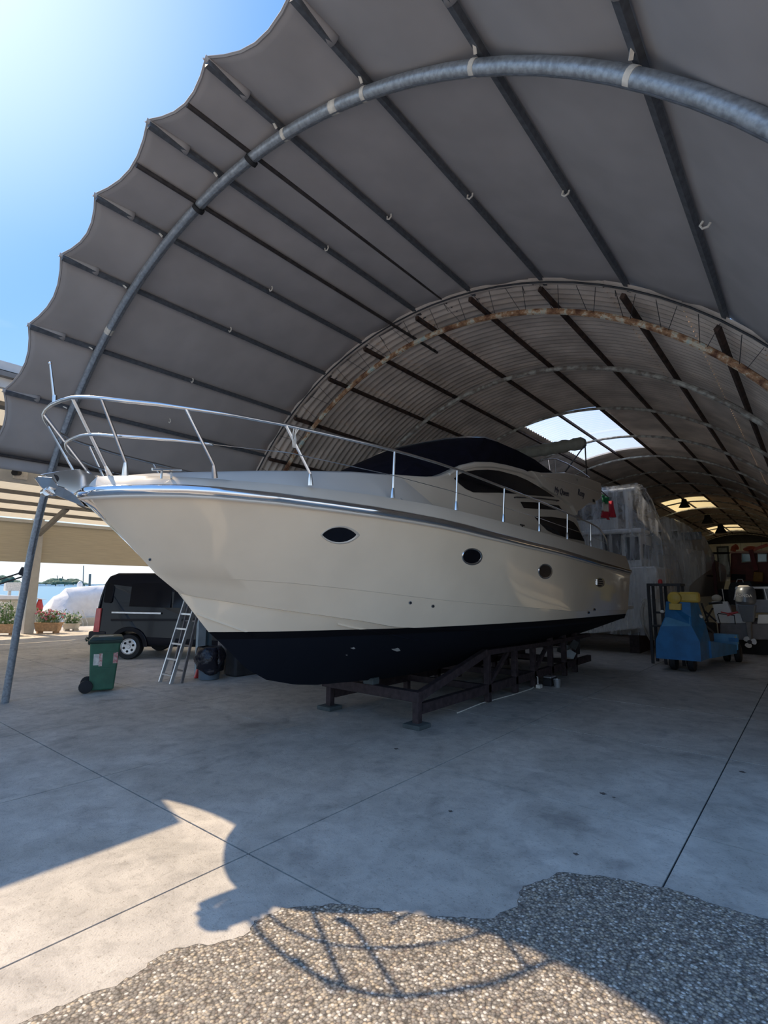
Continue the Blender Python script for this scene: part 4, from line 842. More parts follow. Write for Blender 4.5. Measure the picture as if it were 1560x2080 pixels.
# moored boat at left with cream cover
t=thing('moored_boat','moored boat under a stretched cream cover left of the carport pillar','boat',(-26.5,5.6,-1.1))
A=[onX(-140,1218,-25.3),onX(68,1218,-25.3),onX(88,1262,-25.3),onX(102,1292,-25.3),onX(-140,1292,-25.3)]
P=[Vector((p.x,p.y,max(p.z,-1.0))) for p in A]; MB().prism(P,(-3.2,0,0)).build('boat_cover',M_CTARP,t,bev=.05)
v=onX(35,1215,-26.0); MB().prism([(-25.2,P[0].y,P[0].z),(-25.2,P[1].y+.5,P[1].z+.0),(-25.2,P[1].y-.4,P[1].z+.16),(-25.2,P[0].y,P[0].z+.25)],(-3.3,0,0)).build('cabin_top',M_WHITE,t,bev=.03)
MB().box(-26.3,-26.0,v.y-.45,v.y+.1,v.z+.3,v.z+.65).box(-26.25,-26.1,v.y-.3,v.y-.2,v.z-.1,v.z+.3).box(-26.25,-26.1,v.y+.1,v.y+.35,v.z-.1,v.z+.5).build('radar_seat',M_TAPE,t,bev=.03)
MB().ell((-26.1,v.y+.35,v.z+.75),.08,.1,.12).build('horn',M_BLACK,t,smooth=True)
v=onX(80,1232,-25.35); MB().ell((v.x,v.y,v.z),.12,.14,.3,8,6,.12).build('red_bundle',M_RED,t,smooth=True)
# moored boat with white tarp
t=thing('tarped_boat','moored boat draped in loose white tarpaulin left of the van','boat',(-27,9.5,-1.1))
rows=[]; prof=[(84,1246),(100,1232),(116,1212),(127,1200),(137,1195),(160,1192),(185,1190),(215,1189),(250,1189)]
topp=[onX(px,py,-26.2) for px,py in prof]
for i,p in enumerate(topp):
    base=-1.0; r=[]
    for k in range(9):
        u=k/8; wv=(.16 if i<5 else .05)*math.sin(i*2.4+k*.9)+.05*math.sin(i*4.1+k*2.3); uu=u**1.3 if i<4 else min(1,max(0,(u-.12))/.88); r.append(Vector((p.x+(1.2*math.sin(u*PI/2) if i<4 else .75*min(1,u*5))+wv,p.y+wv,p.z-(p.z-base)*uu)))
    back=[Vector((p.x-2.6,p.y,base)),Vector((p.x-1.8,p.y,lerp(base,p.z,.7)))]; rows.append(back+r)
MB().grid(rows).build('white_tarp',M_WTARP,t,smooth=True,ang=2,solid=.01)
v=onX(162,1189,-26.5); MB().ell(v,.12,.12,.2).build('anchor_light',M_WHITE,t,smooth=True)
mb=MB()
for k in range(10):
    a=onX(86+k*9,1246-k*.8,-25.0); b=onX(95+k*9,1284,-24.9); mb.tube([a,lerp(a,b,.5)+Vector((.1,.1,-.1)),b],.02,5)
mb.build('bow_railing',M_TAPE,t)
P=[onX(px,py,-25.0) for px,py in ((150,1256),(200,1252),(200,1290),(160,1290))]; MB().prism(P,(-1.5,0,0)).build('hull_side',M_CTARP,t,bev=.05)
# guy ropes on the tent leg
for k,(a,b) in enumerate((((50,1161),(-60,1196)),((50,1170),(-60,1206)))):
    p=onY(*a,YA); q=onX(b[0],b[1],-12.5)
    tag(MB().tube([p,q],.012,6).build('guy_rope',M_BLACK,smooth=True),('upper' if k==0 else 'lower')+' black guy rope running left from the tent leg','rope')
p=onY(53,1162,YA); MB().tube([p+Vector((-.03,-.03,-.05)),p+Vector((0,0,.05))],.07,12).build('rope_knot',M_BLACK,tent,smooth=True)
# van
XV=-12.9
VU=Vector((.775,.632,0)).normalized(); VN=Vector((VU.y,-VU.x,0)); VP0=Vector((-12.85,6.08,0))
van=thing('black_van','glossy black passenger van parked behind the ladder','van',VP0+VU*1.7-VN)
MB.XF=lambda v: VP0+VU*(v.y-6.05)+VN*(v.x-XV)+Vector((0,0,v.z))
side=[(5.22,.42),(5.20,.72),(5.22,1.07),(5.26,1.45),(5.33,1.80),(5.42,1.97),(5.62,2.05),(7.5,2.06),(8.6,2.02),(8.9,1.9),(9.5,1.35),(9.95,1.15),(10.12,.95),(10.15,.45),(10.0,.33),(9.65,.33)]
def archp(yc,r=.37,z0=.33): return [(yc+r*math.cos(t),max(z0,.30+r*math.sin(t))) for t in [PI*k/10 for k in range(11)]]
side+= [(y,z) for y,z in archp(9.2)]+[(8.75,.33),(6.5,.33)]+[(y,z) for y,z in archp(6.05)]+[(5.6,.33)]
secs=[(XV,0),(XV-.03,1)]
mb=MB()
def inset(x,dz): 
    return [Vector((x-(0.16*max(0,(z-1.1)))**1.0*0.9 if dz else x,y,z)) for y,z in side]
R0=[Vector((XV-0.13*max(0,z-1.15)/.9,y,z)) for y,z in side]; L0=[Vector((XV-2.0+0.13*max(0,z-1.15)/.9,y,z)) for y,z in side]; N=len(side)
mb.add(R0+L0,[tuple(range(N))[::-1],tuple(range(N,2*N))]+[(i,(i+1)%N,N+(i+1)%N,N+i) for i in range(N)])
mb.build('body',M_VAN,van,bev=.035)
def vside(l,off,name,m,th=.012): 
    P=[Vector((XV+off-0.13*max(0,z-1.15)/.9,y,z)) for y,z in l]; return MB().prism(P,(th,0,0)).build(name,m,van,bev=.004)
def vp(px,py):
    d=ray(px,py); t=VP0.dot(VN)/d.dot(VN); q=d*t; return ((Vector((q.x,q.y,0))-VP0).dot(VU)+6.05,q.z+CZ)
vside([vp(212,1188),vp(216,1185),vp(226,1186),vp(230,1192),vp(226,1222),vp(222,1225),vp(211,1224),vp(209,1220)],0,'quarter_window',M_GLASS)
vside([(6.0,1.25),(6.0,1.80),(7.0,1.83),(7.0,1.22)],0,'side_window',M_GLASS,.006); vside([(7.06,1.22),(7.06,1.83),(8.3,1.83),(8.35,1.22)],0,'side_window',M_GLASS,.006)
vside([(8.5,1.2),(8.45,1.83),(8.8,1.8),(9.3,1.25)],0,'door_window',M_GLASS,.006)
a=vp(227,1244); b=vp(327,1246); vside([(a[0],a[1]-.02),(a[0],a[1]+.02),(b[0],b[1]+.025),(b[0],b[1]-.02)],0,'slide_rail',M_ALU)
vside([(5.6,.95),(9.3,.98),(9.3,.93),(5.6,.90)],0,'body_crease',M_VAN,.02)
mb=MB(); 
for yc in (6.05,9.2):
    P=[Vector((XV+.005,yc+r*math.cos(t),.30+r*math.sin(t))) for r in (.37,) for t in [PI*k/12 for k in range(13)]]+[Vector((XV+.005,yc+.47*math.cos(t),.30+.47*math.sin(t))) for t in [PI*(12-k)/12 for k in range(13)]]
    MB().prism(P,(.035,0,0)).build('wheel_arch',M_VAN,van,bev=.01)
    for xx,s in ((XV-.12,1),(XV-1.88,-1)):
        w=MB().lathe((xx,yc,.30),(s,0,0),[(.18,-.1),(.28,-.11),(.30,-.08),(.30,.08),(.28,.11),(.2,.105),(.19,.06)],28).build('wheel',M_BLACK,van,smooth=True)
        rim=MB().lathe((xx,yc,.30),(s,0,0),[(.19,.05),(.192,.10),(.175,.108),(.165,.09),(.05,.085),(.04,.1)],28).build('rim',M_ALU,w,smooth=True)
        for k in range(6):
            t=PI/3*k+.3; c=Vector((xx+s*.093,yc+.115*math.cos(t),.30+.115*math.sin(t))); MB().lathe(c,(s,0,0),[(.03,-.02),(.03,.004)],8).build('rim_opening',M_BLACK,w)
for y0,z0,y1,z1,nm,m in ((5.17,.62,5.33,1.20,'tail_light',M_RED),):
    MB().hexa([(XV-.10,y0-.01,z0),(XV+.012,y0+.02,z0),(XV+.012,y1,z0),(XV-.1,y1,z0),(XV-.12,y0+.02,z1),(XV+.0,y0+.05,z1),(XV+.0,y1,z1),(XV-.12,y1,z1)]).build(nm,mat('tail_light_red',(0.6,0.08,0.08),0.2,coat=.5),van,bev=.01)
MB().box(XV-1.95,XV+.02,5.08,5.5,.33,.66).build('rear_bumper',M_VPLAST,van,bev=.04)
MB().prism([(XV-.35,5.215,1.2),(XV-.3,5.32,1.85),(XV-1.7,5.32,1.85),(XV-1.65,5.215,1.2)],(0,-.012,0)).build('rear_window',M_GLASS,van)
MB().box(XV-.8,XV-.5,5.5,7.5,.25,.36).build('underbody',M_BLACK,van)
MB.XF=None
# wheelie bin
bc=Vector((-9.30,3.98,0)); bd=Vector((.45,.9,0)).normalized(); bn=Vector((bd.y,-bd.x,0))
bb=[onZ(171,1408,0),onZ(190,1412,0),onZ(231,1405,0)]
def binp(u,v,z): return Vector((-9.36,3.80,0))+Vector((.30,.66,0)).normalized()*u+Vector((-.91,.41,0))*v+Vector((0,0,z))
binn=thing('wheeled_bin','dark green wheeled rubbish bin with stickers near the tent leg','bin',(-9.5,4.0,0))
def frus(u0,u1,v0,v1,z0,U0,U1,V0,V1,z1): return [binp(u0,v0,z0),binp(u1,v0,z0),binp(u1,v1,z0),binp(u0,v1,z0),binp(U0,V0,z1),binp(U1,V0,z1),binp(U1,V1,z1),binp(U0,V1,z1)]
MB().hexa(frus(.04,.40,.04,.42,.03,0,.46,0,.48,.82)).build('bin_body',M_BIN,binn,bev=.025)
MB().hexa(frus(-.02,.48,-.02,.50,.79,-.03,.49,-.03,.51,.84)).build('bin_rim',M_LID,binn,bev=.01)
MB().hexa(frus(-.02,.50,-.03,.51,.84,.03,.47,.02,.46,.90)).build('bin_lid',M_LID,binn,bev=.02)
MB().tube([binp(-.05,.05,.84),binp(-.07,.1,.86),binp(-.07,.4,.86),binp(-.05,.45,.84)],.016,8).build('bin_handle',M_LID,binn,smooth=True)
MB().hexa(frus(.12,.34,-.003,.004,.86,.12,.34,.1,.11,.905)).build('lid_label',M_TAPE,binn)
for v_ in (-.02,.44): MB().lathe(binp(-.01,v_,.105),binp(0,1,0)-binp(0,0,0),[(.06,-.005),(.10,0),(.105,.02),(.10,.045),(.05,.05)],18).build('bin_wheel',M_BLACK,binn,smooth=True)
for (u0,u1,z0,z1,m,nm) in ((.07,.15,.44,.62,M_TAPE,'sticker'),(.15,.20,.42,.63,mat('sticker_red_print',(0.55,0.2,0.17),0.6,col2=(0.75,0.68,0.6),scale=30),'sticker'),(.36,.43,.46,.64,mat('sticker_red2',(0.45,0.08,0.08),0.6,col2=(0.6,0.45,0.4),scale=25),'sticker')):
    dz=lambda z:-.0+0.04*(1-(z-.03)/.79)
    MB().hexa([binp(u0,dz(z0)-.004,z0),binp(u1,dz(z0)-.004,z0),binp(u1,dz(z0)+.002,z0),binp(u0,dz(z0)+.002,z0),binp(u0,dz(z1)-.004,z1),binp(u1,dz(z1)-.004,z1),binp(u1,dz(z1)+.002,z1),binp(u0,dz(z1)+.002,z1)]).build(nm,m,binn)
for z in (.38,.64): MB().beam(binp(.12,.04*(1-(z-.03)/.79)-.004,z),binp(.40,.04*(1-(z-.03)/.79)-.004,z),.012,.02).build('moulded_rib',M_BIN,binn)
# stepladder
lad=thing('stepladder','aluminium double stepladder standing beside the yacht bow','ladder',(-9.3,5.25,0))
f1=onZ(325,1385,0); f2=onZ(347,1390,0); f1.z=f2.z=0
tq=onX(401,1170,-9.42); axis=(f2-f1).normalized()
back=Vector((-axis.y,axis.x,0)); 
if back.x>0: back=-back
H=2.6; tdir=(onX(372,1235,-9.45)-f1)   # rail direction measured on the left rail
tdir=tdir/ tdir.z
tips=[]
for f in (f1,f2):
    top=f+tdir*H; top=top+(f1+f2)/2*0.0; MB().beam(f,top,.035,.06,up=back).build('front_rail',M_ALU,lad,bev=.004)
for k in range(9):
    z=.14+.27*k; MB().beam(f1+tdir*z,f2+tdir*z,.035,.03).build('rung',M_ALU,lad)
r1=onZ(369,1388,0); r1.z=0; apx=f2+tdir*H; r0=r1+(f1-f2)
for f,tt in ((r1,f2),(r0,f1)):
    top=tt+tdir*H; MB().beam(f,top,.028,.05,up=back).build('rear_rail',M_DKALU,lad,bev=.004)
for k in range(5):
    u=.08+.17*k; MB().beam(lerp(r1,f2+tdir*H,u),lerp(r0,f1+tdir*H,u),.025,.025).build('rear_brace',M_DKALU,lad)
# tub with bin liner, red rag, column, pile
c=onZ(422,1382,0); c.z=0; c=Vector((c.x-.12,c.y+.1,0))
tag(MB().lathe(c,(0,0,1),[(.17,0),(.19,.01),(.20,.33),(.21,.34),(.19,.34),(.17,.03)],24).build('tub',M_TUB,smooth=True),'slate blue round plastic tub under the black bag','tub')
mb=MB(); n=22; rows=[]
for i in range(11):
    u=i/10; z=.60-.42*u; r=(.215,.235,.26,.275,.285,.285,.28,.27,.255,.25,.24)[i]
    rows.append([c+Vector(((r+.02*math.sin(5*t+i)+.012*math.sin(11*t+2*i))*math.cos(t),(r+.02*math.sin(5*t+i))*math.sin(t),z+.03*math.sin(3*t)*u-.02*math.cos(t)*u*3)) for t in [2*PI*k/n for k in range(n+1)]])
mb.grid(rows); cap=[rows[0][k]*1.0 for k in range(n)]; mb.add([lerp(p,c+Vector((0,0,.60)),.15)+Vector((0,0,-.02)) for p in cap],[tuple(range(n))])
tag(mb.build('rubbish_bag',M_BAG,smooth=True,ang=2,solid=.004),'black bin liner hanging over the slate tub','bag')
v=onZ(400,1378,0); tag(MB().prism([(v.x,v.y-.05,0),(v.x,v.y+.09,0),(v.x,v.y+.08,.14),(v.x,v.y+.0,.17)],(-.08,.02,0)).build('red_rag',M_RED,bev=.02),'small red cloth on the floor left of the tub','cloth')
v=onX(416,1300,-9.6)
t=thing('steel_column','pale blue-grey steel column behind the tub and black bag','column',(-9.62,v.y,0))
MB().box(-9.68,-9.60,v.y-.15,v.y+.02,0,1.9).build('column_face',mat('pale_blue_grey_paint',(0.35,0.43,0.48),0.6),t,bev=.004); MB().box(-9.68,-9.6,v.y+.1,v.y+.16,0,1.9).box(-9.68,-9.66,v.y,v.y+.12,0,1.9).build('column_flange',mat('dark_teal_paint',(0.08,0.13,0.16),0.6),t)
tag(MB().prism([(-9.2,6.3,0),(-8.85,6.3,0),(-8.85,6.3,.9),(-8.95,6.3,1.1),(-9.2,6.3,1.15)],(0,3.2,0)).build('covered_stack',M_DGREY,bev=.04),'dark covered stack along the left hangar wall behind the yacht bow','stack')
# ================================================================== INSIDE THE HANGAR
def wrapped(name,label,Y0,secs,hullx,film,flabel,cabin):
    pass
# yacht behind, stern towards us
t=thing('wrapped_yacht','white flybridge yacht inside clear plastic wrap behind the cream yacht','boat',(-5.3,18,0.6))
MB().prism([(-7.2,15.5,.75),(-5.3,15.5,.45),(-3.4,15.5,.75),(-3.25,15.5,2.25),(-3.3,15.5,2.35),(-7.3,15.5,2.35),(-7.35,15.5,2.25)],(0,2.2,0)).build('hull',M_WHITE,t,bev=.04)
MB().box(-6.9,-3.7,15.9,17.2,2.35,3.3).build('saloon',M_WHITE,t,bev=.06)
a=onY(1222,1078,15.86); b=onY(1262,1122,15.86)
MB().box(a.x,b.x,15.86,15.9,2.4,a.z).build('saloon_door',M_GLASS,t); MB().box(b.x+.12,-3.75,15.86,15.9,2.55,3.2).build('saloon_window',M_GLASS,t)
MB().box(-3.7,-3.68,16.1,17.0,2.6,3.0).build('side_window',M_GLASS,t)
MB().box(-7.0,-3.6,15.6,16.6,3.3,3.42).build('flybridge_deck',M_WHITE,t,bev=.03)
for x in (-6.6,-4.0): MB().prism([(x,15.6,3.42),(x,15.9,3.42),(x,16.0,4.42),(x,15.75,4.42)],(.08,0,0)).build('hardtop_pillar',M_WHITE,t)
MB().box(-6.8,-3.6,15.25,16.05,4.42,4.52).build('hardtop',M_WHITE,t,bev=.04)
MB().box(-5.9,-4.3,16.0,16.4,3.42,3.8).build('fly_seats',M_WHITE,t,bev=.05)
rows=[]
sec=[(15.05,4.58,-3.52,-3.02,3.45,-2.95,2.0,-3.05,1.0,-3.28,.55),(15.6,4.6,-3.5,-3.02,3.40,-2.95,2.0,-3.0,1.0,-3.2,.5),(16.2,4.5,-3.5,-3.05,3.15,-2.98,2.0,-3.0,1.0,-3.2,.5),(16.8,3.85,-3.5,-3.06,2.95,-3.0,2.0,-3.05,1.0,-3.2,.5),(17.4,3.35,-3.55,-3.08,2.75,-3.02,2.0,-3.05,1.0,-3.2,.5),(17.9,2.8,-3.6,-3.15,2.5,-3.08,2.0,-3.1,1.0,-3.2,.5)]
def film_sec(s,i):
    y,zt,x1,x2,z2,x3,z3,x4,z4,x5,z5=s; ctrl=[(-7.6,.5),(-7.7,2.0),(-7.4,3.4),(-6.9,zt),(-5.3,zt+.04),(x1,zt),(x2,z2),(x3,z3),(x4,z4),(x5,z5)]; out=[]
    for a,b in zip(ctrl[:-1],ctrl[1:]):
        for k in range(6):
            u=k/6; w=.025*math.sin(i*2.1+k*1.7+a[0]*5); out.append(Vector((lerp(a[0],b[0],u)+w,y+w,lerp(a[1],b[1],u)-.03*math.sin(PI*u))))
    out.append(Vector((ctrl[-1][0],y,ctrl[-1][1]))); return out
S=[]
for a,b in zip(sec[:-1],sec[1:]):
    for k in range(4): S.append(tuple(lerp(p,q,k/4) for p,q in zip(a,b)))
S.append(sec[-1]); rows=[film_sec(s,i) for i,s in enumerate(S)]
mb=MB().grid(rows)
# gathered end curtain across the stern
fr=rows[0]; cur=[]
for i in range(9):
    u=i/8; cur.append([Vector((lerp(p.x,-5.2,u*.96),15.05+.10*math.sin(9*u+p.z*1.3)+.05*math.sin(p.x*9+u*17),lerp(p.z,p.z*.98,u))) for p in fr])
mb.grid(cur)
tag(mb.build('plastic_wrap',M_FILM,smooth=True,ang=2),'crumpled clear plastic wrap over the white yacht behind the flag','wrap')
c=[];rows=[]
for i in range(9):
    u=i/8; r=.14+.16*math.sin(PI*min(1,u*.9+.1)); rows.append([Vector((-3.25+r*1.1*math.cos(t)*(1+.2*math.sin(5*t)),14.9+.5*r*math.sin(t),1.5-1.05*u)) for t in [2*PI*k/16 for k in range(17)]])
tag(MB().grid(rows).build('gathered_film',M_FILM2,smooth=True,ang=2),'bunched hanging end of plastic film beside the cream yacht transom','film')
for x in (-6.6,-4.0):
    tag(MB().box(x-.12,x+.12,15.8,17.5,0,.5).build('keel_block',M_CRADLE),'dark %s support beam under the plastic-wrapped white yacht'%('left' if x<-5 else 'right'),'support')
# third yacht, bow towards us
t=thing('second_wrapped_yacht','cream yacht farther back half covered by milky plastic sheet','boat',(-4.6,22,0.6))
mb=MB(); rows=[]
for i in range(15):
    u=i/14; y=19.6+6*u**1.3; w=1.95*min(1,u*1.0+.84); zt=3.05-.35*u
    rows.append([Vector((-4.75+s*w*f,y+dy*(1-u),z)) for s,f,z,dy in ((-1,.35,.7,.6),(-1,.9,1.5,.25),(-1,1,2.3,0),(-1,.99,zt,-.1),(0,0,zt+.1,-.1),(1,.99,zt,-.1),(1,1,2.3,0),(1,.9,1.5,.25),(1,.35,.7,.6))])
mb.grid(rows); mb.add(rows[0],[tuple(range(9))]); mb.build('hull',M_CREAM,t,smooth=True,ang=.6)
MB().prism([(-6.3,20.6,3.0),(-3.2,20.6,3.0),(-3.35,21.3,3.8),(-6.15,21.3,3.8)],(0,4,0)).build('deckhouse',M_CREAM,t,bev=.06)
MB().prism([(-6.0,21.0,3.8),(-3.6,21.0,3.8),(-3.8,21.3,4.3),(-5.8,21.3,4.3)],(0,2.5,0)).build('flybridge',M_CREAM,t,bev=.06)
v=onY(1405,1087,20.8); MB().box(v.x-.6,v.x+.3,20.75,20.95,v.z-.16,v.z+.1).build('windscreen',M_GLASS,t)
v=onY(1430,1168,20.0); MB().tube([(-3.25,19.75,v.z),(-2.85,20.6,v.z),(-2.78,22,v.z)],.03,6).build('rub_line',M_DGREY,t)
rows=[]
ctrl=[(1342,1049),(1375,1054),(1405,1072),(1432,1092),(1448,1125)]
tops=[onY(px,py,19.4+i*.25) for i,(px,py) in enumerate(ctrl)]
for i,p in enumerate(tops):
    rows.append([Vector((p.x+.10*u+.04*math.sin(i*3+u*11),p.y-.25*math.sin(PI*u*.5)*1.0-.1,lerp(p.z,1.35+ .35*i,u))) for u in [k/8 for k in range(9)]])
tag(MB().grid(rows).build('plastic_sheet',M_FILM2,smooth=True,ang=2),'milky plastic sheet hanging over the farther cream yacht','sheet')
tag(MB().box(-5.0,-4.5,20.6,25,0,.68).build('keel_block',M_CRADLE),'dark keel support under the farther cream yacht','support')
# steel rack and beacon
t=thing('steel_rack','dark steel rack standing behind the blue tow tractor','rack',(-2.8,14.2,0))
a=onY(1314,1187,14.0).x; b=onY(1383,1187,14.0).x
MB().box(a,b,13.95,14.5,1.82,1.88).build('rack_top',M_DGREY,t)
for x in (a+.03,lerp(a,b,.42),b-.05):
    for y in (13.98,14.46): MB().box(x-.03,x+.03,y-.03,y+.03,0,1.82).build('rack_post',M_DGREY,t)
for z in (.5,1.15): MB().box(a,b,14.42,14.46,z,z+.05).build('rack_rail',M_DGREY,t)
for z in (.85,): MB().box(a,b,14.0,14.45,z,z+.03).build('rack_shelf',M_DGREY,t)
v=onY(1341,1180,14.1); tag(MB().lathe((v.x,14.1,1.88),(0,0,1),[(.05,0),(.05,.06),(.03,.10)],12).build('beacon',M_RED,smooth=True),'small red beacon standing on the dark steel rack','beacon')
# blue tow tractor
tr=thing('tow_tractor','blue wedge-shaped tow tractor with a yellow tank on top','tractor',(-2.3,14.2,0))
F=[onY(px,py,13.0) for px,py in ((1333,1337),(1424,1344),(1422,1305),(1405,1272),(1402,1254),(1400,1224),(1350,1222),(1348,1254),(1342,1272),(1332,1300))]
yo=[0,0,0,.0,.10,.14,.14,.10,.0,0]; Ff=[Vector((p.x,13.0+o,p.z)) for p,o in zip(F,yo)]
bx=[-2.85,-1.95,-1.95,-2.0,-2.05,-2.1,-2.55,-2.6,-2.65,-2.85]
Fb=[Vector((max(x,p.x)+.02,13.85-.35*max(0,(p.z-.9)),p.z)) for p,x in zip(F,bx)]
N=10
MB().add(Ff,[tuple(range(N))]).add(Ff+Fb,[(i,(i+1)%N,N+(i+1)%N,N+i) for i in range(N)]).add(Fb,[tuple(range(N))]).build('front_shield',M_BLUE,tr,bev=.01)
P=[Ff[8]+Vector((.02,-.006,-.0)),Ff[3]+Vector((-.02,-.006,0)),Ff[4]+Vector((-.02,-.006,0)),Ff[7]+Vector((.02,-.006,0))]
MB().prism(P,(0,-.006,0)).build('worn_panel',M_LBLUE,tr)
MB().hexa([(-2.15,13.7,.25),(-1.9,13.7,.25),(-1.6,15.5,.22),(-2.3,15.5,.22),(-2.15,13.7,.62),(-1.9,13.7,.62),(-1.6,15.5,.42),(-2.3,15.5,.42)]).build('chassis',M_BLUE,tr,bev=.01)
MB().box(-2.3,-1.58,15.45,15.75,.28,.66).build('rear_fender',M_LBLUE,tr,bev=.015); v=onY(1490,1300,15.44); MB().box(v.x-.1,v.x+.1,15.43,15.46,v.z-.04,v.z+.05).build('tail_box',M_BLUE,tr)
MB().box(-2.25,-1.95,13.9,14.6,.55,.75).build('seat_base',M_DGREY,tr,bev=.02)
MB().box(-2.35,-2.1,13.75,14.3,.62,.98).build('engine_block',M_BLACK,tr,bev=.03)
MB().tube([(-2.15,13.9,1.1),(-1.95,14.5,.75)],.03,6).build('steering_column',M_DGREY,tr)
q=[onY(px,py,13.0) for px,py in ((1357,1203),(1381,1226))]
c=(q[0]+q[1])/2; MB().lathe((c.x,12.98,c.z),(.0,1,0),[(.09,0),(.13,.02),(.13,.30),(.10,.33)],16).build('yellow_tank',M_YTANK,tr,smooth=True)
q2=onY(1427,1205,13.5); MB().box(c.x+.05,q2.x-.02,13.12,13.36,c.z-.10,c.z+.13).build('yellow_tank_body',M_YTANK,tr,bev=.05)
MB().box(c.x-.11,c.x+.12,13.0,13.3,c.z-.26,c.z-.12).build('tank_bracket',M_YTANK,tr,bev=.01)
v=onY(1345,1242,13.15); MB().ell(v,.05,.04,.035).build('side_lamp',M_TAPE,tr,smooth=True)
MB().prism([onY(1406,1240,13.6),onY(1428,1252,13.6),onY(1426,1256,13.6),onY(1406,1246,13.6)],(0,.05,0)).build('lever_plate',M_TAPE,tr)
for px,Y,r in ((1368,13.2,.2),(1405,13.2,.2),(1476,15.6,.2),(1499,15.6,.22)):
    x=onY(px,1360,Y).x if Y<14 else onY(px,1340,Y).x
    MB().lathe((x-.06,Y+.05,r),(1,0,0),[(r*.8,0),(r,.02),(r,.12),(r*.8,.14)],20).build('wheel',M_BLACK,tr,smooth=True)
MB().beam((-1.62,15.45,.62),(-1.66,15.6,.15),.02,.03).build('yellow_strip',M_YTANK,tr)
# small boat with outboard, transom towards us
sb=thing('outboard_boat','small white and grey open boat with a big grey outboard, stern to camera','boat',(-1.5,19,0.4))
Y=17.5
def py(px,pyy,dy=0): v=onY(px,pyy,Y); return Vector((v.x,Y+dy,v.z))
MB().prism([py(1462,1266),(py(1462,1292)),py(1470,1300),py(1590,1300),py(1610,1266)],(0,3.6,0)).build('hull',mat('grey_hull_paint',(0.22,0.21,0.22),0.5),sb,bev=.03)
MB().prism([py(1445,1222),py(1477,1222),py(1487,1246),py(1506,1247),py(1517,1266),py(1456,1266)],(0,.25,0)).build('transom_left',M_WHITE,sb,bev=.015)
MB().prism([py(1540,1248),py(1600,1248),py(1610,1267),py(1538,1267)],(0,.25,0)).build('transom_right',M_WHITE,sb,bev=.015)
MB().box(-2.25,-2.1,17.7,21,.9,1.25).build('port_gunwale',M_WHITE,sb,bev=.03)
MB().prism([py(1482,1196,1.2),py(1484,1191,1.2),py(1600,1191,1.2),py(1600,1196,1.2)],(0,1.5,0)).build('cabin_roof',M_WHITE,sb,bev=.01)
MB().prism([py(1480,1222,1.25),py(1484,1196,1.25),py(1600,1196,1.25),py(1600,1222,1.25)],(0,1.4,0)).build('cabin_glazing',M_GLASS,sb)
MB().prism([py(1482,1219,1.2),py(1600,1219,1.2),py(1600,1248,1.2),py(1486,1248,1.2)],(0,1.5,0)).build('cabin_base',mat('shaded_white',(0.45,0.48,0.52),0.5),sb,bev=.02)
for x0 in (1481,1552): MB().beam(py(x0,1220,1.18),py(x0+5 if x0<1500 else x0-7,1193,1.18),.025,.03).build('window_post',M_WHITE,sb)
MB().tube([py(1458,1248,-.05),py(1460,1246,-.06),py(1492,1250,-.06),py(1494,1268,-.05)],.014,6).build('boarding_rail',M_DGREY,sb,smooth=True)
MB().tube([py(1458,1248,-.05),py(1464,1268,-.05)],.012,6).build('rail_leg',M_DGREY,sb)
MB().tube([py(1440,1226,-.02),py(1468,1224,-.02)],.03,8).build('rod_holder',M_DGREY,sb,smooth=True)
MB().tube([py(1466,1196,.1),py(1470,1222,.1)],.012,6).build('antenna_stub',M_TAPE,sb)
# outboard
def ob(px,pyy): return py(px,pyy,-.35)
mb=MB(); c=ob(1517,1215)
prof=[(1192,.155),(1195,.19),(1200,.22),(1210,.235),(1222,.24),(1227,.20)]
rows=[]
for yy,r in prof:
    z=ob(1517,yy).z; cx=ob(1512,yy).x; rows.append([Vector((cx+.05+(r*1.0)*math.cos(t),Y-.25+(r*1.25)*math.sin(t),z)) for t in [2*PI*k/20 for k in range(21)]])
mb.grid(rows); mb.add(rows[0][:-1],[tuple(range(20))]); mb.add(rows[-1][:-1],[tuple(range(20))]); mb.build('engine_cowl',M_OUTB,sb,smooth=True,ang=.6)
zc=ob(1517,1193).z; cx=ob(1512,1200).x+.05; MB().lathe((cx-.03,Y-.28,zc),(0,0,1),[(.14,0),(.145,.02),(.10,.05)],18).build('cowl_cap',M_WHITE,sb,smooth=True)
z1=ob(1517,1228).z; z2=ob(1517,1262).z; z3=ob(1517,1295).z
MB().hexa([(cx-.12,Y-.35,z2),(cx+.12,Y-.35,z2),(cx+.12,Y,z2),(cx-.12,Y,z2),(cx-.2,Y-.45,z1),(cx+.2,Y-.45,z1),(cx+.2,Y,z1),(cx-.2,Y,z1)]).build('mid_section',M_OUTB,sb,bev=.02)
MB().hexa([(cx-.04,Y-.32,z3-.1),(cx+.04,Y-.32,z3-.1),(cx+.04,Y-.05,z3-.1),(cx-.04,Y-.05,z3-.1),(cx-.06,Y-.35,z2),(cx+.06,Y-.35,z2),(cx+.06,Y,z2),(cx-.06,Y,z2)]).build('lower_leg',mat('worn_leg',(0.2,0.2,0.2),0.6),sb,bev=.02)
c=ob(1515,1301); hub=Vector((cx,Y-.42,c.z)); p=MB().lathe(hub,(0,-1,0),[(.05,-.12),(.055,0),(.03,.08)],12).build('propeller_hub',M_DGREY,sb,smooth=True)
for k in range(3):
    t=2*PI*k/3+.25; u=Vector((math.cos(t),0,math.sin(t))); w_=Vector((-math.sin(t),.35,math.cos(t)))
    P=[hub+u*(.03+a*.125)+w_*(b*.085) for a,b in ((0,-.4),(.35,-.95),(.75,-.95),(1,-.4),(1.02,.2),(.8,.75),(.4,.8),(0,.4))]; MB().prism(P,(0,.01,0)).build('propeller_blade',M_WHITE,p,bev=.003)
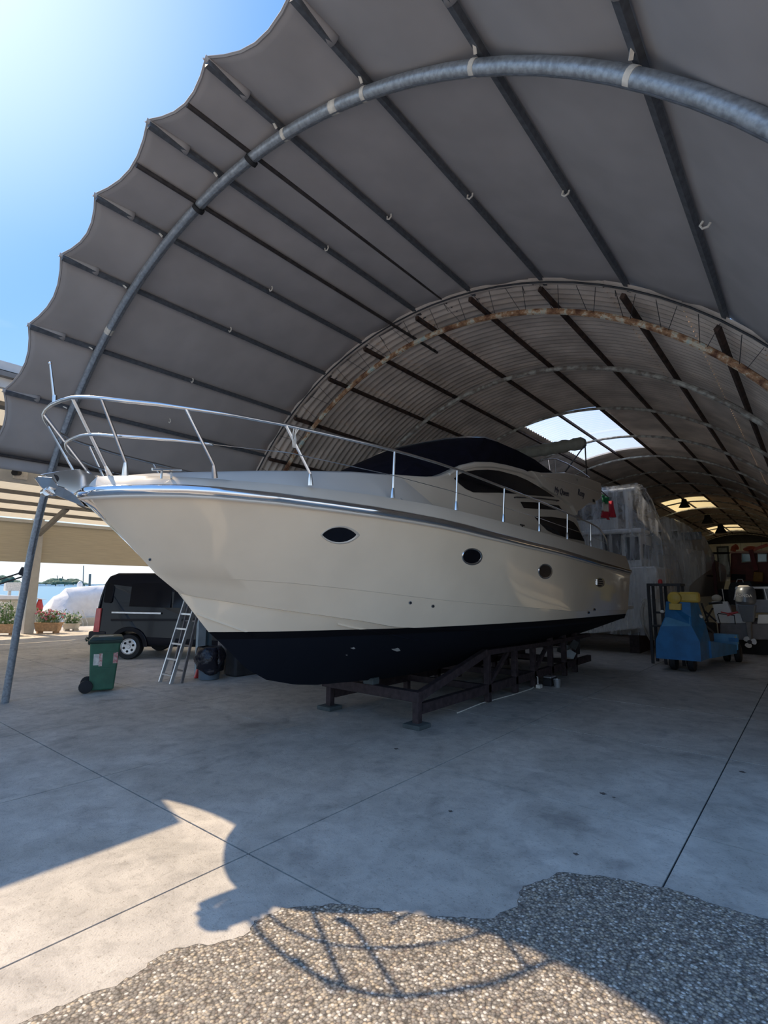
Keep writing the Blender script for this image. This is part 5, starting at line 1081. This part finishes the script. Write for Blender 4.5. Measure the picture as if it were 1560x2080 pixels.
text('HONDA',(cx-.03,Y-.565,ob(1517,1210).z),(PI/2,0,0),.10,M_WHITE,sb,'cowl_lettering',ext=.01)
v=py(1455,1215,.1); tag(MB().ell(v,.13,.13,.1).build('fender_buoy',M_CTARP,smooth=True),'round cream buoy resting on the outboard boat transom corner','buoy')
mb=MB().tube([py(1465,1243,-.08),py(1480,1246,-.1),py(1499,1243,-.1)],.02,6).tube([py(1478,1250,-.1),py(1500,1243,-.1)],.025,6); tag(mb.build('red_hose',M_RED,smooth=True),'red hose bundle lying on the boarding rail of the outboard boat','hose')
tag(MB().box(-2.0,-1.0,17.8,21,0,.42).build('boat_trailer',M_BLACK),'low dark trailer bed under the outboard boat','trailer')
# truck crane cab
tk=thing('work_truck','brown-red work truck cab with teal windows and orange roof horn','truck',(-1.7,27,0))
Y=26.0
MB().prism([py(1483,1186),py(1600,1186),py(1600,1122),py(1484,1123)],(0,2.2,0)).build('cab',M_MAROON,tk,bev=.06)
MB().prism([py(1481,1124,-.06),py(1602,1123,-.06),py(1602,1117,-.06),py(1484,1120,-.06)],(0,2.3,0)).build('cab_roof',mat('peach_roof',(0.7,0.45,0.33),0.6),tk,bev=.02)
MB().prism([py(1483,1232),py(1600,1232),py(1600,1186),py(1483,1186)],(0,4,0)).build('lower_body',M_DGREY,tk,bev=.03)
for x0,x1 in ((1506,1526),(1538,1559)):
    MB().prism([py(x0,1143,-.04),py(x1,1142,-.04),py(x1,1124,-.04),py(x0,1124,-.04)],(0,.03,0)).build('window_frame',M_TAPE,tk,bev=.02)
    MB().prism([py(x0+1.5,1141.5,-.06),py(x1-1.5,1140.5,-.06),py(x1-1.5,1125.5,-.06),py(x0+1.5,1125.5,-.06)],(0,.03,0)).build('window_pane',M_TEAL,tk,bev=.01)
MB().tube([py(1489,1119,-.02),py(1491,1113,-.05),py(1497,1111,-.1)],[.1,.11,.13],10).build('roof_horn',M_ORANGE,tk,smooth=True)
MB().ell(py(1524,1115,0),.25,.2,.12).build('roof_beacon',M_ORANGE,tk,smooth=True)
MB().beam(py(1530,1117,-.1),py(1560,1107,-.1),.1,.12).build('crane_arm',M_ORANGE,tk); MB().beam(py(1526,1118,-.25),py(1538,1160,-.3),.22,.15).build('crane_mast',mat('dark_red_mast',(0.22,0.03,0.03),0.6),tk)
MB().prism([py(1531,1181,-.4),py(1552,1182,-.4),py(1552,1163,-.4),py(1533,1162,-.4)],(0,.3,0)).build('yellow_hook_block',mat('ochre_paint',(0.4,0.2,0.03),0.6),tk,bev=.03)
MB().prism([py(1486,1178,-.1),py(1514,1178,-.1),py(1514,1167,-.1),py(1486,1166,-.1)],(0,.1,0)).build('front_grille',M_BLACK,tk)
for x in (1500,1560): v=onY(x,1230,26); MB().lathe((v.x,27,.45),(1,0,0),[(.3,0),(.45,.03),(.45,.3),(.3,.33)],20).build('wheel',M_BLACK,tk,smooth=True)
# workbench clutter between truck and boat
Y=22
t=thing('deck_frame','small boat foredeck with a white rail between truck and outboard boat','boat',(onY(1500,1190,22).x,22,0.5))
MB().prism([py(1480,1192),py(1530,1192),py(1524,1180),py(1484,1183)],(0,1.5,0)).build('deck',M_DGREY,t,bev=.02); MB().tube([py(1496,1183,-.02),py(1498,1177,-.02),py(1508,1177,-.02),py(1510,1183,-.02)],.02,6).build('bow_rail',M_WHITE,t)
MB().prism([py(1478,1240),py(1535,1240),py(1530,1192),py(1480,1192)],(0,1.5,0)).build('hull',M_DGREY,t)
# hoist post with draped sheet
Y=21.0
t=thing('hoist_post','dark post with crossbar and draped plastic beside the farther yacht','hoist',(onY(1452,1150,Y).x,Y,0))
b=py(1455,1180); MB().beam((b.x,Y,0),(b.x-.05,Y,py(1450,1122).z),.09,.09).build('post',mat('dark_maroon',(0.09,0.02,0.02),0.7),t); MB().beam(py(1446,1124,-.1),py(1477,1122,.4),.09,.07).build('crossbar',M_BLACK,t)
rows=[[lerp(py(1457,1126,.1),py(1476,1124,.3),k/8)+Vector((.02*math.sin(k*2+i),.05*math.sin(k*1.7+i*.5),-i*.115)) for k in range(9)] for i in range(9)]
MB().grid(rows).build('draped_sheet',M_FILM2,t,smooth=True,ang=2)
Y=24.0; tag(MB().box(onY(1459,1200,Y).x,onY(1484,1200,Y).x,24,25,0,1.75).build('blue_crate',mat('dark_blue_grey',(0.03,0.04,0.06),0.7),bev=.02),'dark blue-grey crate below the draped sheet','crate')
v=onY(1441,1205,18.0)
t=thing('clutter_frame','dark folding frame with pale bars behind the blue tractor seat','frame',(-2.35,17.0,0))
for a,b in (((1432,1262),(1448,1235)),((1430,1240),(1455,1262)),((1425,1225),(1440,1268))): MB().tube([onY(*a,17.0),onY(*b,17.0)],.025,6).build('bar',M_DGREY,t)
MB().box(-2.55,-2.2,16.9,17.2,0,.85).build('frame_base',M_BLACK,t,bev=.05)
